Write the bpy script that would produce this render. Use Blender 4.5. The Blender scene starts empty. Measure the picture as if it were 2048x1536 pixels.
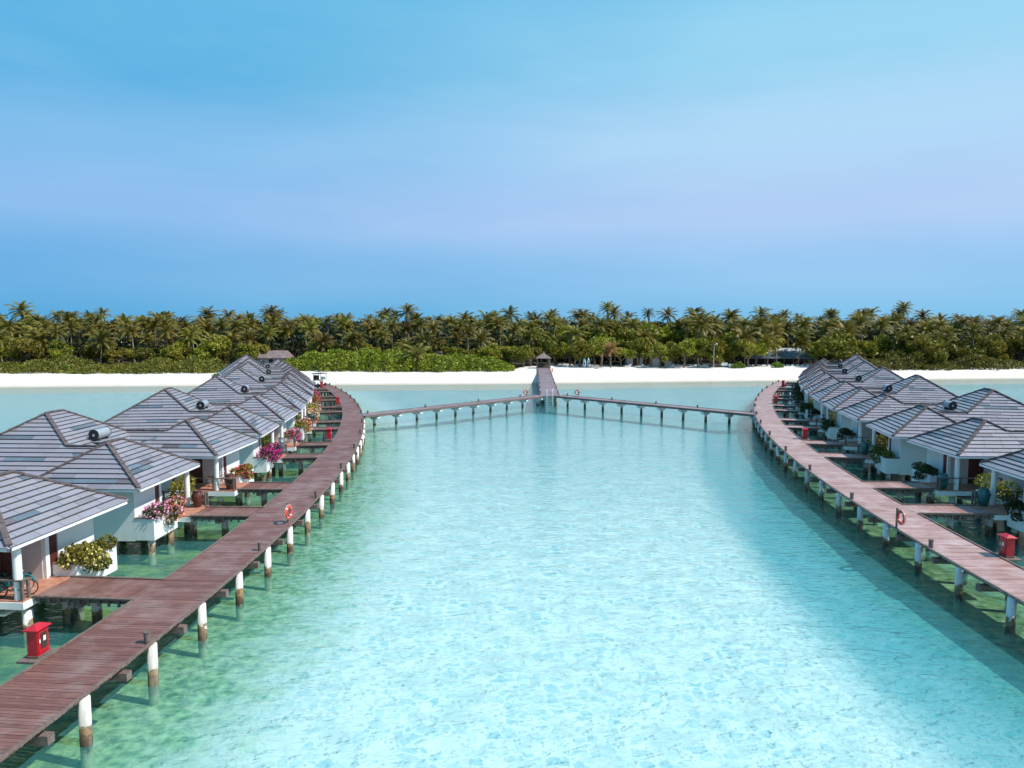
import bpy, math, random
import numpy as np
from mathutils import Vector, Matrix

random.seed(11)
rng = np.random.default_rng(11)
sc = bpy.context.scene
COL = sc.collection
D2R = math.pi / 180

# ------------------------------------------------------------------ camera
HC = 12.5
cam_d = bpy.data.cameras.new('camera'); cam = bpy.data.objects.new('camera', cam_d); COL.objects.link(cam)
cam_d.sensor_width = 36.0; cam_d.lens = 36 * 1409 / 2048
cam_d.clip_start = 0.1; cam_d.clip_end = 6000
cam.location = (0, 0, HC)
cam.rotation_euler = (math.pi / 2 - math.atan(128 / 1409), 0, 0)
sc.camera = cam

# ------------------------------------------------------------------ sun, sky, exposure
SUN_EL = 50 * D2R
SUN_AZ = math.atan2(0.975, -0.22)            # clockwise from +Y : from the right and slightly behind
sun_dir = Vector((math.sin(SUN_AZ) * math.cos(SUN_EL), math.cos(SUN_AZ) * math.cos(SUN_EL), math.sin(SUN_EL)))
sl = bpy.data.lights.new('sun', 'SUN'); sl.energy = 4.7; sl.angle = 0.5 * D2R; sl.color = (1, .955, .89)
so = bpy.data.objects.new('sun', sl); COL.objects.link(so)
so.rotation_euler = sun_dir.to_track_quat('Z', 'Y').to_euler(); so.location = (60, -20, 90)

w = bpy.data.worlds.new('World'); sc.world = w; w.use_nodes = True
nt = w.node_tree; nt.nodes.clear()
def wn(t, **k):
    n = nt.nodes.new(t)
    for a, b in k.items(): setattr(n, a, b)
    return n
wo = wn('ShaderNodeOutputWorld'); bg = wn('ShaderNodeBackground'); bg.inputs[1].default_value = 0.1
sky = wn('ShaderNodeTexSky', sky_type='NISHITA', sun_disc=False, sun_elevation=SUN_EL, sun_rotation=SUN_AZ)
tc = wn('ShaderNodeTexCoord'); sx = wn('ShaderNodeSeparateXYZ'); nt.links.new(tc.outputs['Generated'], sx.inputs[0])
def ramp(stops, src):
    r = wn('ShaderNodeValToRGB'); r.color_ramp.interpolation = 'EASE'
    e = r.color_ramp.elements
    while len(e) < len(stops): e.new(.5)
    for i, (p, c) in enumerate(stops): e[i].position = p; e[i].color = (*c, 1)
    nt.links.new(src, r.inputs[0]); return r
def s2l(c): return tuple(((v / 255) / 12.92 if v / 255 <= .04045 else ((v / 255 + .055) / 1.055) ** 2.4) for v in c)
# clear-air colours by height (left of the view deep cyan, right paler), and a thin high veil
skyL = ramp([(0, s2l((64, 160, 216))), (.06, s2l((92, 165, 222))), (.14, s2l((124, 178, 230))), (.22, s2l((116, 180, 229))), (.30, s2l((74, 168, 220))), (.42, s2l((84, 174, 224))), (1, s2l((98, 160, 208)))], sx.outputs[2])
skyR = ramp([(0, s2l((118, 188, 232))), (.06, s2l((140, 192, 236))), (.14, s2l((172, 200, 240))), (.24, s2l((170, 210, 242))), (.33, s2l((150, 208, 238))), (.45, s2l((122, 196, 234))), (1, s2l((98, 160, 208)))], sx.outputs[2])
mrx = wn('ShaderNodeMapRange'); mrx.inputs[1].default_value = -.78; mrx.inputs[2].default_value = .50; mrx.interpolation_type = 'SMOOTHSTEP'
nt.links.new(sx.outputs[0], mrx.inputs[0])
mp = wn('ShaderNodeMapping'); mp.inputs['Scale'].default_value = (1.5, 1.5, 8); mp.inputs['Rotation'].default_value = (0, .16, 0); nt.links.new(tc.outputs['Generated'], mp.inputs[0])
nz = wn('ShaderNodeTexNoise'); nz.inputs['Scale'].default_value = 1.7; nz.inputs['Detail'].default_value = 5; nz.inputs['Roughness'].default_value = .5; nt.links.new(mp.outputs[0], nz.inputs[0])
ad = wn('ShaderNodeMath', operation='MULTIPLY_ADD'); nt.links.new(nz.outputs[0], ad.inputs[0]); ad.inputs[1].default_value = .8; ad.inputs[2].default_value = -.4
ad2 = wn('ShaderNodeMath', operation='ADD', use_clamp=True); nt.links.new(mrx.outputs[0], ad2.inputs[0]); nt.links.new(ad.outputs[0], ad2.inputs[1])
mxs = wn('ShaderNodeMix', data_type='RGBA'); nt.links.new(ad2.outputs[0], mxs.inputs[0]); nt.links.new(skyL.outputs[0], mxs.inputs[6]); nt.links.new(skyR.outputs[0], mxs.inputs[7])
sclr = wn('ShaderNodeMix', data_type='RGBA', blend_type='MULTIPLY'); sclr.inputs[0].default_value = 1; nt.links.new(mxs.outputs[2], sclr.inputs[6]); sclr.inputs[7].default_value = (9.1, 9.0, 8.85, 1)
fin = wn('ShaderNodeMix', data_type='RGBA'); fin.inputs[0].default_value = .92; nt.links.new(sky.outputs[0], fin.inputs[6]); nt.links.new(sclr.outputs[2], fin.inputs[7])
nt.links.new(fin.outputs[2], bg.inputs[0]); nt.links.new(bg.outputs[0], wo.inputs[0])

sc.view_settings.view_transform = 'Standard'; sc.view_settings.look = 'None'
sc.view_settings.exposure = 0.3; sc.view_settings.gamma = 1; sc.view_settings.use_curve_mapping = False
sc.render.engine = 'CYCLES'
sc.cycles.max_bounces = 6; sc.cycles.transparent_max_bounces = 12

# ------------------------------------------------------------------ node material helper
class M:
    def __init__(s, name, rough=.6, spec=.4):
        s.m = bpy.data.materials.new(name); s.m.use_nodes = True; s.t = s.m.node_tree
        s.b = s.t.nodes['Principled BSDF']; s.b.inputs['Roughness'].default_value = rough; s.b.inputs['Specular IOR Level'].default_value = spec
        s.out = s.t.nodes['Material Output']; s._pos = None
    def n(s, t, **k):
        n = s.t.nodes.new(t)
        for a, v in k.items(): setattr(n, a, v)
        return n
    def l(s, a, b): s.t.links.new(a, b)
    def pos(s):
        if not s._pos: s._pos = s.n('ShaderNodeNewGeometry').outputs['Position']
        return s._pos
    def obj(s): return s.n('ShaderNodeTexCoord').outputs['Object']
    def attr(s, name): return s.n('ShaderNodeAttribute', attribute_name=name)
    def rnd(s): return s.n('ShaderNodeObjectInfo').outputs['Random']
    def mapv(s, v, sc_=(1, 1, 1), rot=(0, 0, 0)):
        m = s.n('ShaderNodeMapping'); m.inputs['Scale'].default_value = sc_; m.inputs['Rotation'].default_value = rot; s.l(v, m.inputs[0]); return m.outputs[0]
    def noise(s, scale, detail=4, vec=None, rough=.55):
        n = s.n('ShaderNodeTexNoise'); n.inputs['Scale'].default_value = scale; n.inputs['Detail'].default_value = detail; n.inputs['Roughness'].default_value = rough
        s.l(vec if vec is not None else s.pos(), n.inputs[0]); return n.outputs[0]
    def vor(s, scale, vec=None, feature='F1'):
        n = s.n('ShaderNodeTexVoronoi', feature=feature); n.inputs['Scale'].default_value = scale; s.l(vec if vec is not None else s.pos(), n.inputs[0]); return n.outputs[0]
    def ramp(s, src, stops, mode='LINEAR'):
        r = s.n('ShaderNodeValToRGB'); e = r.color_ramp.elements; r.color_ramp.interpolation = mode
        while len(e) < len(stops): e.new(.5)
        for i, (p, c) in enumerate(stops):
            e[i].position = p; e[i].color = (c, c, c, 1) if isinstance(c, (int, float)) else (*c, 1)
        s.l(src, r.inputs[0]); return r.outputs[0]
    def mix(s, f, a, b, bt='MIX'):
        m = s.n('ShaderNodeMix', data_type='RGBA', blend_type=bt)
        for i, v in ((0, f), (6, a), (7, b)):
            if isinstance(v, (int, float)): m.inputs[i].default_value = v
            elif isinstance(v, tuple): m.inputs[i].default_value = (*v, 1)
            else: s.l(v, m.inputs[i])
        return m.outputs[2]
    def math(s, op, a, b=0., c=0., clamp=False):
        m = s.n('ShaderNodeMath', operation=op, use_clamp=clamp)
        for i, v in enumerate((a, b, c)):
            if isinstance(v, (int, float)): m.inputs[i].default_value = v
            else: s.l(v, m.inputs[i])
        return m.outputs[0]
    def z(s, v=None):
        x = s.n('ShaderNodeSeparateXYZ'); s.l(v if v is not None else s.pos(), x.inputs[0]); return x.outputs[2]
    def col(s, c):
        if isinstance(c, tuple): s.b.inputs['Base Color'].default_value = (*c, 1)
        else: s.l(c, s.b.inputs['Base Color'])
        return s
    def bump(s, h, strength=.3, dist=.02):
        b = s.n('ShaderNodeBump'); b.inputs['Strength'].default_value = strength; b.inputs['Distance'].default_value = dist
        s.l(h, b.inputs['Height']); s.l(b.outputs[0], s.b.inputs['Normal']); return b.outputs[0]

MAT = {}
def plain(name, c, rough=.6, spec=.4, var=.12, scale=3.0):
    m = M(name, rough, spec); n = m.noise(scale, 4)
    lo = tuple(v * (1 - var) for v in c); hi = tuple(min(1, v * (1 + var)) for v in c)
    m.col(m.mix(m.ramp(n, [(.3, 0.), (.7, 1.)]), lo, hi)); MAT[name] = m.m; return m

# roof tiles (slate, lilac grey, some replaced with darker green slate)
m = M('roof_slate', .38, .5); a = m.attr('tcol')
g = m.noise(1.2, 4); g2 = m.noise(26, 3)
c = m.mix(m.ramp(g, [(.35, .0), (.75, .3)]), a.outputs['Color'], (.285, .275, .31)); c = m.mix(m.ramp(g2, [(.35, .16), (.6, 0.)]), c, (.10, .09, .11))
m.col(c); m.bump(g2, .35, .01); MAT['tile'] = m.m
plain('roof_underlay', (.035, .027, .028), .8, .2)
m = plain('ridge_cap', (.105, .082, .08), .65, .3, .35, 5)
m = M('white_wall', .75, .3); n1 = m.noise(.8, 5); n2 = m.noise(3, 5, m.mapv(m.pos(), (1.5, 1.5, .18)))
zz = m.z(); low = m.n('ShaderNodeMapRange'); low.inputs[1].default_value = 1.5; low.inputs[2].default_value = .7; m.l(zz, low.inputs[0])
c = m.mix(m.ramp(n1, [(.3, 0.), (.75, .6)]), (.74, .75, .74), (.66, .68, .68)); st = m.math('MULTIPLY', m.ramp(n2, [(.5, 0.), (.75, .55)]), low.outputs[0]); c = m.mix(st, c, (.33, .31, .25)); m.col(c)
m.bump(m.noise(40, 3), .12, .01); MAT['wall'] = m.m
plain('render_mauve', (.60, .55, .53), .8, .25, .05)
plain('white_paint', (.80, .80, .79), .4, .5, .04)
plain('gutter_white', (.78, .78, .80), .3, .5, .05)
plain('dark_red_wood', (.115, .030, .026), .5, .4, .3, 8)
plain('terracotta', (.42, .19, .125), .6, .35, .22, 3)
plain('grey_wood', (.155, .115, .10), .7, .3, .3, 6)
plain('dark_wood', (.060, .045, .040), .75, .25, .3, 6)
plain('red_paint', (.46, .012, .022), .38, .5, .1, 4)
plain('orange_red', (.62, .06, .03), .45, .5, .08, 6)
plain('black', (.012, .012, .013), .4, .5, .2)
plain('dark_glass', (.05, .035, .03), .08, .7, .2)
plain('label_white', (.75, .75, .72), .5, .4, .04)
plain('steel', (.42, .44, .46), .28, .6, .12)
plain('tank_shell', (.27, .30, .33), .3, .6, .12, 2)
plain('teal_glaze', (.012, .115, .115), .25, .6, .4, 4)
plain('brown_glaze', (.10, .028, .018), .35, .5, .35, 4)
plain('teal_frame', (.01, .19, .22), .35, .5, .1)
plain('red_frame', (.16, .02, .02), .4, .5, .1)
plain('rubber', (.02, .02, .02), .7, .3, .1)
plain('rope', (.66, .63, .56), .8, .2, .1)
plain('thatch', (.20, .15, .145), .9, .1, .35, 1.5)
plain('metal_roof', (.085, .115, .125), .45, .4, .45, .25)
plain('pale_roof', (.36, .37, .40), .5, .4, .15, .6)
plain('kayak_blue', (.32, .46, .52), .4, .5, .15, 1)
plain('bark', (.165, .12, .085), .9, .2, .35, 2)
plain('palm_bark', (.26, .205, .16), .9, .2, .3, 2)
plain('twig', (.09, .065, .045), .9, .2, .3, 6)

# weathered deck wood
def deck_mat(name, c0, c1, worn, rough):
    m = M(name, rough, .45)
    r = m.math('FRACT', m.math('ADD', m.rnd(), m.attr('prnd').outputs['Fac']))
    g = m.noise(.9, 5); g2 = m.noise(7, 4, m.mapv(m.pos(), (.35, 3, 1)))
    c = m.mix(r, c0, c1); c = m.mix(m.ramp(g, [(.46, 0.), (.72, .85)]), c, worn)
    c = m.mix(m.ramp(g2, [(.35, .45), (.6, 0.)]), c, tuple(v * .45 for v in c0)); m.col(c); m.bump(g2, .3, .01); MAT[name] = m.m
deck_mat('deck_left', (.155, .062, .047), (.245, .112, .090), (.30, .20, .18), .5)
deck_mat('deck_right', (.35, .18, .15), (.52, .325, .295), (.60, .44, .425), .38)
deck_mat('deck_far', (.21, .135, .14), (.30, .21, .22), (.38, .31, .34), .5)

# concrete piles: white paint, rust-brown growth at the water line
m = M('pile_concrete', .7, .3); zz = m.z(); n1 = m.noise(2.2, 5); n2 = m.noise(7, 4)
h = m.math('ADD', zz, m.math('MULTIPLY', m.math('SUBTRACT', n1, .5), 1.25)); h = m.math('ADD', h, m.math('MULTIPLY', m.math('SUBTRACT', n2, .5), .35))
mr = m.n('ShaderNodeMapRange'); mr.inputs[1].default_value = -1; mr.inputs[2].default_value = 2; m.l(h, mr.inputs[0])
c = m.ramp(mr.outputs[0], [(.22, (.30, .38, .24)), (.315, (.15, .15, .08)), (.34, (.045, .033, .022)), (.44, (.08, .05, .028)), (.495, (.26, .17, .08)), (.52, (.07, .05, .032)), (.537, (.50, .48, .43)), (.60, (.62, .62, .60))])
c = m.mix(m.ramp(m.noise(1.6, 5, m.mapv(m.pos(), (2.2, 2.2, .5))), [(.48, 0.), (.72, .6)]), c, (.30, .25, .17)); m.col(c); m.bump(n2, .4, .03); MAT['pile'] = m.m

# foliage
def leaf_mat(name, dark, light, trans=.25, rough=.5):
    m = M(name, rough, .35); r = m.rnd(); g = m.noise(.9, 3); g2 = m.noise(5, 2)
    c = m.mix(m.ramp(g, [(.32, 0.), (.68, 1.)]), dark, light)
    c = m.mix(m.math('MULTIPLY', m.ramp(g2, [(.4, 0.), (.7, 1.)]), .5), c, tuple(min(1, v * 1.5) for v in light))
    hs = m.n('ShaderNodeHueSaturation'); m.l(c, hs.inputs['Color']); m.l(m.math('MULTIPLY_ADD', r, .05, .475), hs.inputs['Hue']); m.l(m.math('MULTIPLY_ADD', m.math('FRACT', m.math('MULTIPLY', r, 7.31)), .7, .65), hs.inputs['Value'])
    m.col(hs.outputs[0])
    tr = m.n('ShaderNodeBsdfTranslucent'); m.l(hs.outputs[0], tr.inputs[0]); mx = m.n('ShaderNodeMixShader'); mx.inputs[0].default_value = trans
    m.l(m.b.outputs[0], mx.inputs[1]); m.l(tr.outputs[0], mx.inputs[2]); m.l(mx.outputs[0], m.out.inputs[0]); MAT[name] = m.m
leaf_mat('palm_leaf', (.048, .054, .007), (.215, .170, .022))
leaf_mat('dry_palm_leaf', (.20, .12, .03), (.36, .22, .06))
leaf_mat('bright_palm_leaf', (.13, .15, .02), (.24, .22, .05))
leaf_mat('tree_leaf', (.060, .078, .008), (.250, .220, .016))
leaf_mat('hedge_leaf', (.045, .095, .008), (.185, .235, .014))
leaf_mat('hedge_leaf_olive', (.070, .090, .010), (.215, .205, .020))
leaf_mat('jungle_leaf', (.026, .032, .009), (.060, .062, .014))
leaf_mat('bush_leaf', (.075, .095, .014), (.25, .24, .03))
leaf_mat('dark_leaf', (.020, .030, .010), (.055, .065, .018))
def petal(name, a, b):
    m = M(name, .6, .2); m.col(m.mix(m.noise(9, 2), a, b)); MAT[name] = m.m
petal('petal_pink', (.62, .16, .36), (.80, .45, .55)); petal('petal_orange', (.75, .19, .04), (.80, .34, .12)); petal('petal_magenta', (.50, .012, .20), (.62, .05, .30))
petal('petal_red', (.50, .03, .06), (.62, .10, .13)); petal('petal_cream', (.72, .62, .42), (.80, .72, .60)); petal('petal_yellow', (.62, .52, .10), (.70, .62, .25))

# sand beach: wet at the water line
m = M('beach_sand', .9, .2); zz = m.z(); n1 = m.noise(.35, 5); n2 = m.noise(6, 4)
mr = m.n('ShaderNodeMapRange'); mr.inputs[1].default_value = .02; mr.inputs[2].default_value = .30; m.l(m.math('ADD', zz, m.math('MULTIPLY', m.math('SUBTRACT', n1, .5), .12)), mr.inputs[0])
c = m.mix(m.ramp(n1, [(.3, 0.), (.7, 1.)]), (.62, .575, .53), (.71, .67, .625)); c = m.mix(m.ramp(n2, [(.6, 0.), (.85, .35)]), c, (.45, .38, .31)); c = m.mix(mr.outputs[0], (.48, .40, .31), c)
m.col(c); m.bump(n2, .4, .05); MAT['sand'] = m.m
# sea floor: white coral sand, painted caustic web, algae, shade-darkened seagrass by zone
m = M('sea_floor', .9, .1); a = m.attr('zone'); sp = m.n('ShaderNodeSeparateColor'); m.l(a.outputs['Color'], sp.inputs[0])
n1 = m.noise(.16, 5); n2 = m.noise(.9, 5); n3 = m.noise(2.6, 4)
sand = m.mix(m.ramp(n2, [(.35, 0.), (.65, 1.)]), (.62, .67, .66), (.86, .87, .84)); sand = m.mix(m.ramp(n3, [(.60, 0.), (.70, .5)]), sand, (.30, .46, .50))
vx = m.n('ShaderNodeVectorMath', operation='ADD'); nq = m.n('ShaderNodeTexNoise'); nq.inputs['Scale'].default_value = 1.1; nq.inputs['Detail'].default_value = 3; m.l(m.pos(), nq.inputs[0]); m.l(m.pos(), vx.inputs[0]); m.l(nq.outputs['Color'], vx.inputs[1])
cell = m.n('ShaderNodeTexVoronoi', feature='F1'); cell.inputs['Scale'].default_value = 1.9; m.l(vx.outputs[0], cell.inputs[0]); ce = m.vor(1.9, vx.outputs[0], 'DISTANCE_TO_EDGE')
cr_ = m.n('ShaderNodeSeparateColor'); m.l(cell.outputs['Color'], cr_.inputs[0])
caustic_cells = m.math('MULTIPLY', m.math('MULTIPLY', m.ramp(cr_.outputs[0], [(.15, .1), (1., 1.)]), m.ramp(ce, [(.04, 0.), (.17, 1.)])), m.ramp(n2, [(.3, .2), (.7, 1.)])); sand = m.mix(caustic_cells, sand, (.30, .53, .60))  # caustic light web painted into the sand: bluish cells leave pale borders
gz = m.math('ADD', sp.outputs[0], m.math('MULTIPLY', m.math('SUBTRACT', n2, .5), .9), clamp=True)
c = m.mix(m.ramp(gz, [(.10, 0.), (.65, 1.)]), sand, m.mix(m.ramp(n3, [(.35, 0.), (.65, 1.)]), (.085, .20, .085), (.36, .52, .27)))
dz = m.math('ADD', sp.outputs[1], m.math('MULTIPLY', m.math('SUBTRACT', n1, .5), .25), clamp=True)
c = m.mix(sp.outputs[2], c, m.mix(m.ramp(n2, [(.35, 0.), (.7, 1.)]), (.030, .085, .018), (.26, .37, .07)))  # seagrass under the houses, its dark green also stands in for their shade
c = m.mix(m.ramp(dz, [(.05, 0.), (1., 1.)]), c, (.006, .285, .345))
vv = m.n('ShaderNodeVectorMath', operation='ADD'); nzv = m.n('ShaderNodeTexNoise'); nzv.inputs['Scale'].default_value = .8; m.l(m.pos(), nzv.inputs[0])
sv = m.n('ShaderNodeVectorMath', operation='SCALE'); sv.inputs['Scale'].default_value = 1.2; m.l(nzv.outputs['Color'], sv.inputs[0]); m.l(m.pos(), vv.inputs[0]); m.l(sv.outputs[0], vv.inputs[1])
v1 = m.vor(1.5, vv.outputs[0], 'DISTANCE_TO_EDGE'); v2 = m.vor(.7, vv.outputs[0], 'DISTANCE_TO_EDGE')
ht = m.math('ADD', m.ramp(v1, [(0., 1.), (.10, .0)]), m.ramp(v2, [(0., .8), (.08, 0.)]))
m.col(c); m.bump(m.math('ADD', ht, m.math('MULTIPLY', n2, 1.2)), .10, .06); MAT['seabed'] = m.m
# water
m = M('sea_water'); m.t.nodes.remove(m.b)
p = m.pos(); a1 = m.noise(.55, 5, m.mapv(p, (.75, 1.6, 1), (0, 0, .25)), .6); a2 = m.noise(2.4, 4, m.mapv(p, (.7, 1.5, 1), (0, 0, -.3)), .6)
hh = m.math('ADD', m.math('MULTIPLY', a1, 1.0), m.math('MULTIPLY', a2, .48))
bp = m.n('ShaderNodeBump'); bp.inputs['Strength'].default_value = .55; bp.inputs['Distance'].default_value = .3; m.l(hh, bp.inputs['Height'])
fr = m.n('ShaderNodeFresnel'); fr.inputs['IOR'].default_value = 1.33; m.l(bp.outputs[0], fr.inputs['Normal'])
tb = m.n('ShaderNodeBsdfTransparent'); tb.inputs[0].default_value = (.83, .945, .965, 1)
gl = m.n('ShaderNodeBsdfGlossy'); gl.inputs['Roughness'].default_value = .06; m.l(bp.outputs[0], gl.inputs['Normal'])
df = m.n('ShaderNodeBsdfDiffuse'); df.inputs[0].default_value = (.12, .55, .58, 1)     # fine coral silt in the water
tu = m.n('ShaderNodeMixShader'); tu.inputs[0].default_value = .15; m.l(tb.outputs[0], tu.inputs[1]); m.l(df.outputs[0], tu.inputs[2])
mx = m.n('ShaderNodeMixShader'); m.l(fr.outputs[0], mx.inputs[0]); m.l(tu.outputs[0], mx.inputs[1]); m.l(gl.outputs[0], mx.inputs[2]); m.l(mx.outputs[0], m.out.inputs[0]); MAT['water'] = m.m

# ------------------------------------------------------------------ object helpers
def link(name, me, parent=None):
    o = bpy.data.objects.new(name, me); COL.objects.link(o)
    if parent: o.parent = parent
    return o
def empty(name, loc=(0, 0, 0), rz=0, scale=(1, 1, 1)):
    o = link(name, None); o.location = loc; o.rotation_euler = (0, 0, rz); o.scale = scale; o.empty_display_size = .3; return o
def tag(o, label=None, cat=None, group=None, kind=None):
    if label: o['label'] = label
    if cat: o['category'] = cat
    if group: o['group'] = group
    if kind: o['kind'] = kind
    return o
def from_np(name, V, F, mat, smooth=False):
    me = bpy.data.meshes.new(name); V = np.asarray(V, np.float32).reshape(-1, 3); F = np.asarray(F, np.int32)
    n, k = F.shape
    me.vertices.add(len(V)); me.vertices.foreach_set('co', V.ravel()); me.loops.add(n * k); me.loops.foreach_set('vertex_index', F.ravel())
    me.polygons.add(n); me.polygons.foreach_set('loop_start', np.arange(0, n * k, k, dtype=np.int32))
    if smooth: me.polygons.foreach_set('use_smooth', np.ones(n, bool))
    me.update(calc_edges=True); me.materials.append(MAT[mat]); return me
class MB:
    def __init__(s): s.v = []; s.f = []; s.r = []
    def add(s, vs, fs, r=0.):
        o = len(s.v); s.v += [tuple(p) for p in vs]; s.f += [tuple(i + o for i in f) for f in fs]; s.r += [r] * len(vs); return s
    def box(s, x0, x1, y0, y1, z0, z1, r=0.):
        return s.add([(x0, y0, z0), (x1, y0, z0), (x1, y1, z0), (x0, y1, z0), (x0, y0, z1), (x1, y0, z1), (x1, y1, z1), (x0, y1, z1)],
                     [(3, 2, 1, 0), (4, 5, 6, 7), (0, 1, 5, 4), (1, 2, 6, 5), (2, 3, 7, 6), (3, 0, 4, 7)], r)
    def bar(s, a, b, w, h, up=(0, 0, 1), r=0.):
        a = Vector(a); b = Vector(b); d = (b - a).normalized(); sd = d.cross(Vector(up))
        sd = sd.normalized() if sd.length > 1e-5 else Vector((1, 0, 0)); u = sd.cross(d)
        q = [a + sd * (i * w / 2) + u * (j * h / 2) for i, j in ((-1, -1), (1, -1), (1, 1), (-1, 1))] + [b + sd * (i * w / 2) + u * (j * h / 2) for i, j in ((-1, -1), (1, -1), (1, 1), (-1, 1))]
        return s.add(q, [(0, 1, 2, 3), (7, 6, 5, 4), (1, 0, 4, 5), (2, 1, 5, 6), (3, 2, 6, 7), (0, 3, 7, 4)], r)
    def tube(s, pts, rad, n=8, cap=True):
        pts = [Vector(p) for p in pts]; rads = rad if isinstance(rad, (list, tuple)) else [rad] * len(pts)
        o = len(s.v); vs = []
        for i, p in enumerate(pts):
            d = (pts[min(i + 1, len(pts) - 1)] - pts[max(i - 1, 0)]).normalized(); ref = Vector((0, 0, 1)) if abs(d.z) < .95 else Vector((1, 0, 0))
            x = d.cross(ref).normalized(); y = d.cross(x)
            vs += [p + (x * math.cos(2 * math.pi * k / n) + y * math.sin(2 * math.pi * k / n)) * rads[i] for k in range(n)]
        fs = [(i * n + k, i * n + (k + 1) % n, (i + 1) * n + (k + 1) % n, (i + 1) * n + k) for i in range(len(pts) - 1) for k in range(n)]
        if cap: fs += [tuple(range(n))[::-1], tuple((len(pts) - 1) * n + k for k in range(n))]
        return s.add(vs, [tuple(f) for f in fs])
    def lathe(s, prof, n=16, c=(0, 0, 0)):
        vs = [(c[0] + r * math.cos(2 * math.pi * k / n), c[1] + r * math.sin(2 * math.pi * k / n), c[2] + z) for r, z in prof for k in range(n)]
        fs = [(i * n + k, i * n + (k + 1) % n, (i + 1) * n + (k + 1) % n, (i + 1) * n + k) for i in range(len(prof) - 1) for k in range(n)]
        return s.add(vs, fs)
    def mesh(s, name, mat, smooth=False, rnd=False):
        me = bpy.data.meshes.new(name); me.from_pydata(s.v, [], s.f)
        if smooth: me.polygons.foreach_set('use_smooth', np.ones(len(s.f), bool))
        if rnd:
            a = me.attributes.new('prnd', 'FLOAT', 'POINT'); a.data.foreach_set('value', np.array(s.r, np.float32))
        me.update(); me.materials.append(MAT[mat]); return me
    def build(s, name, mat, parent=None, smooth=False, rnd=False): return link(name, s.mesh(name, mat, smooth, rnd), parent)
def copy_thing(o, parent=None):
    c = o.copy(); COL.objects.link(c)
    if parent: c.parent = parent
    for ch in o.children: copy_thing(ch, c)
    return c
UNIT = {}
def unit_plank(mat):
    if mat not in UNIT: UNIT[mat] = MB().box(-.5, .5, -.5, .5, -1, 0).mesh('plank', mat)
    return UNIT[mat]

# ------------------------------------------------------------------ plan of the lagoon (metres)
ZD = 1.5                                                            # deck level
CL_I, RL_I = np.array([-204.15, 35.84]), 192.29                     # left boardwalk, lagoon edge
CL_O, RL_O = np.array([-207.73, 37.35]), 193.07                     # left boardwalk, house edge
CR_I, RR_I = np.array([218.75, 24.4]), 198.83
CR_O, RR_O = np.array([233.12, 22.6]), 210.57
def pO(side, th, off=0.):
    """point on the house-side edge at angle th (deg); off metres towards the houses"""
    c, R = (CL_O, RL_O) if side == 'L' else (CR_O, RR_O); s = 1 if side == 'L' else -1
    return c + (R - off) * np.array([s * math.cos(th * D2R), math.sin(th * D2R)])
def pI(side, th):
    """lagoon edge on the same radius"""
    c, R = (CL_O, RL_O) if side == 'L' else (CR_O, RR_O); ci, Ri = (CL_I, RL_I) if side == 'L' else (CR_I, RR_I); s = 1 if side == 'L' else -1
    d = np.array([s * math.cos(th * D2R), math.sin(th * D2R)]); e = c - ci; b = d @ e; return c + d * (-b + math.sqrt(b * b - e @ e + Ri * Ri))
def th_of_y(side, y):
    c, R = (CL_O, RL_O) if side == 'L' else (CR_O, RR_O); return math.asin((y - c[1]) / R) / D2R

SX = [-400, -150, -95, -55, 0, 48, 109, 160, 400]; SY = [115, 127, 130.5, 134, 137.6, 144, 150, 153, 160]
def shore(x): return np.interp(x, SX, SY)
def height(x, y):
    d = y - shore(x)
    land = np.minimum(1.15, d * .115) + .12 * np.sin(x * .11 + 1) * np.clip(d / 20, 0, 1)
    return np.where(d > 0, land, np.maximum(-.9, d * .07))

def grid(xs, ys, f):
    X, Y = np.meshgrid(xs, ys); Z = f(X, Y); n, k = X.shape
    I = np.arange(n * k).reshape(n, k); F = np.stack([I[:-1, :-1], I[:-1, 1:], I[1:, 1:], I[1:, :-1]], -1).reshape(-1, 4)
    return np.stack([X, Y, Z], -1).reshape(-1, 3), F

# ------------------------------------------------------------------ setting: sea floor, water, beach
xs = np.concatenate([np.linspace(-1500, -150, 14)[:-1], np.arange(-150, 160, 1.0), np.linspace(160, 1500, 14)])
ys = np.concatenate([np.linspace(-300, 5, 12)[:-1], np.arange(5, 175, 1.0), np.linspace(176, 500, 10)])
V, F = grid(xs, ys, lambda X, Y: height(X, Y))
under = (V[:, 1] > shore(V[:, 0]) + .5); V[under, 2] = -.3
X, Y = V[:, 0], V[:, 1]
dL = np.hypot(X - CL_I[0], Y - CL_I[1]) - RL_I                      # >0 on the lagoon side of the left walk
dR = np.hypot(X - CR_I[0], Y - CR_I[1]) - RR_I
sm = lambda a, lo, hi: (lambda t: t * t * (3 - 2 * t))(np.clip((a - lo) / (hi - lo), 0, 1))
green = np.maximum((1 - sm(dL, -.5, 7.5)) * (1 - .35 * sm(dL, -3, 0)), 1 - sm(dR, .3, 4.6)) * (Y < 128)
out = np.maximum(sm(-dL, 17, 26), sm(-dR, 17, 26)); green *= (1 - .75 * out)
gs = np.exp(-((Y - (shore(X) - 9)) / 4.5) ** 2) * sm(X, 60, 90); green = np.maximum(green, .8 * gs)
deep = (1 - sm(np.abs(dR - 4.0), 1.2, 4.6)) * sm(Y, 5, 25) * (1 - sm(Y, 95, 125))  # deeper channel by the right deck; its teal also paints the shadow's soft edge
far = (sm(Y, 22, 95) * .50 + sm(Y, 75, 110) * .32) * np.clip(dL / 10, 0, 1) * (1 - sm(Y, shore(X) - 5, shore(X) - .8))
deep = np.maximum(deep * .8, far)
deep = np.maximum(deep, .55 * out * (Y < 126))
V[:, 2] += .32 * green * (Y < 120) * (V[:, 2] < -.5); V[:, 2] -= 0.2 * deep * (V[:, 2] < -.7)
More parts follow.
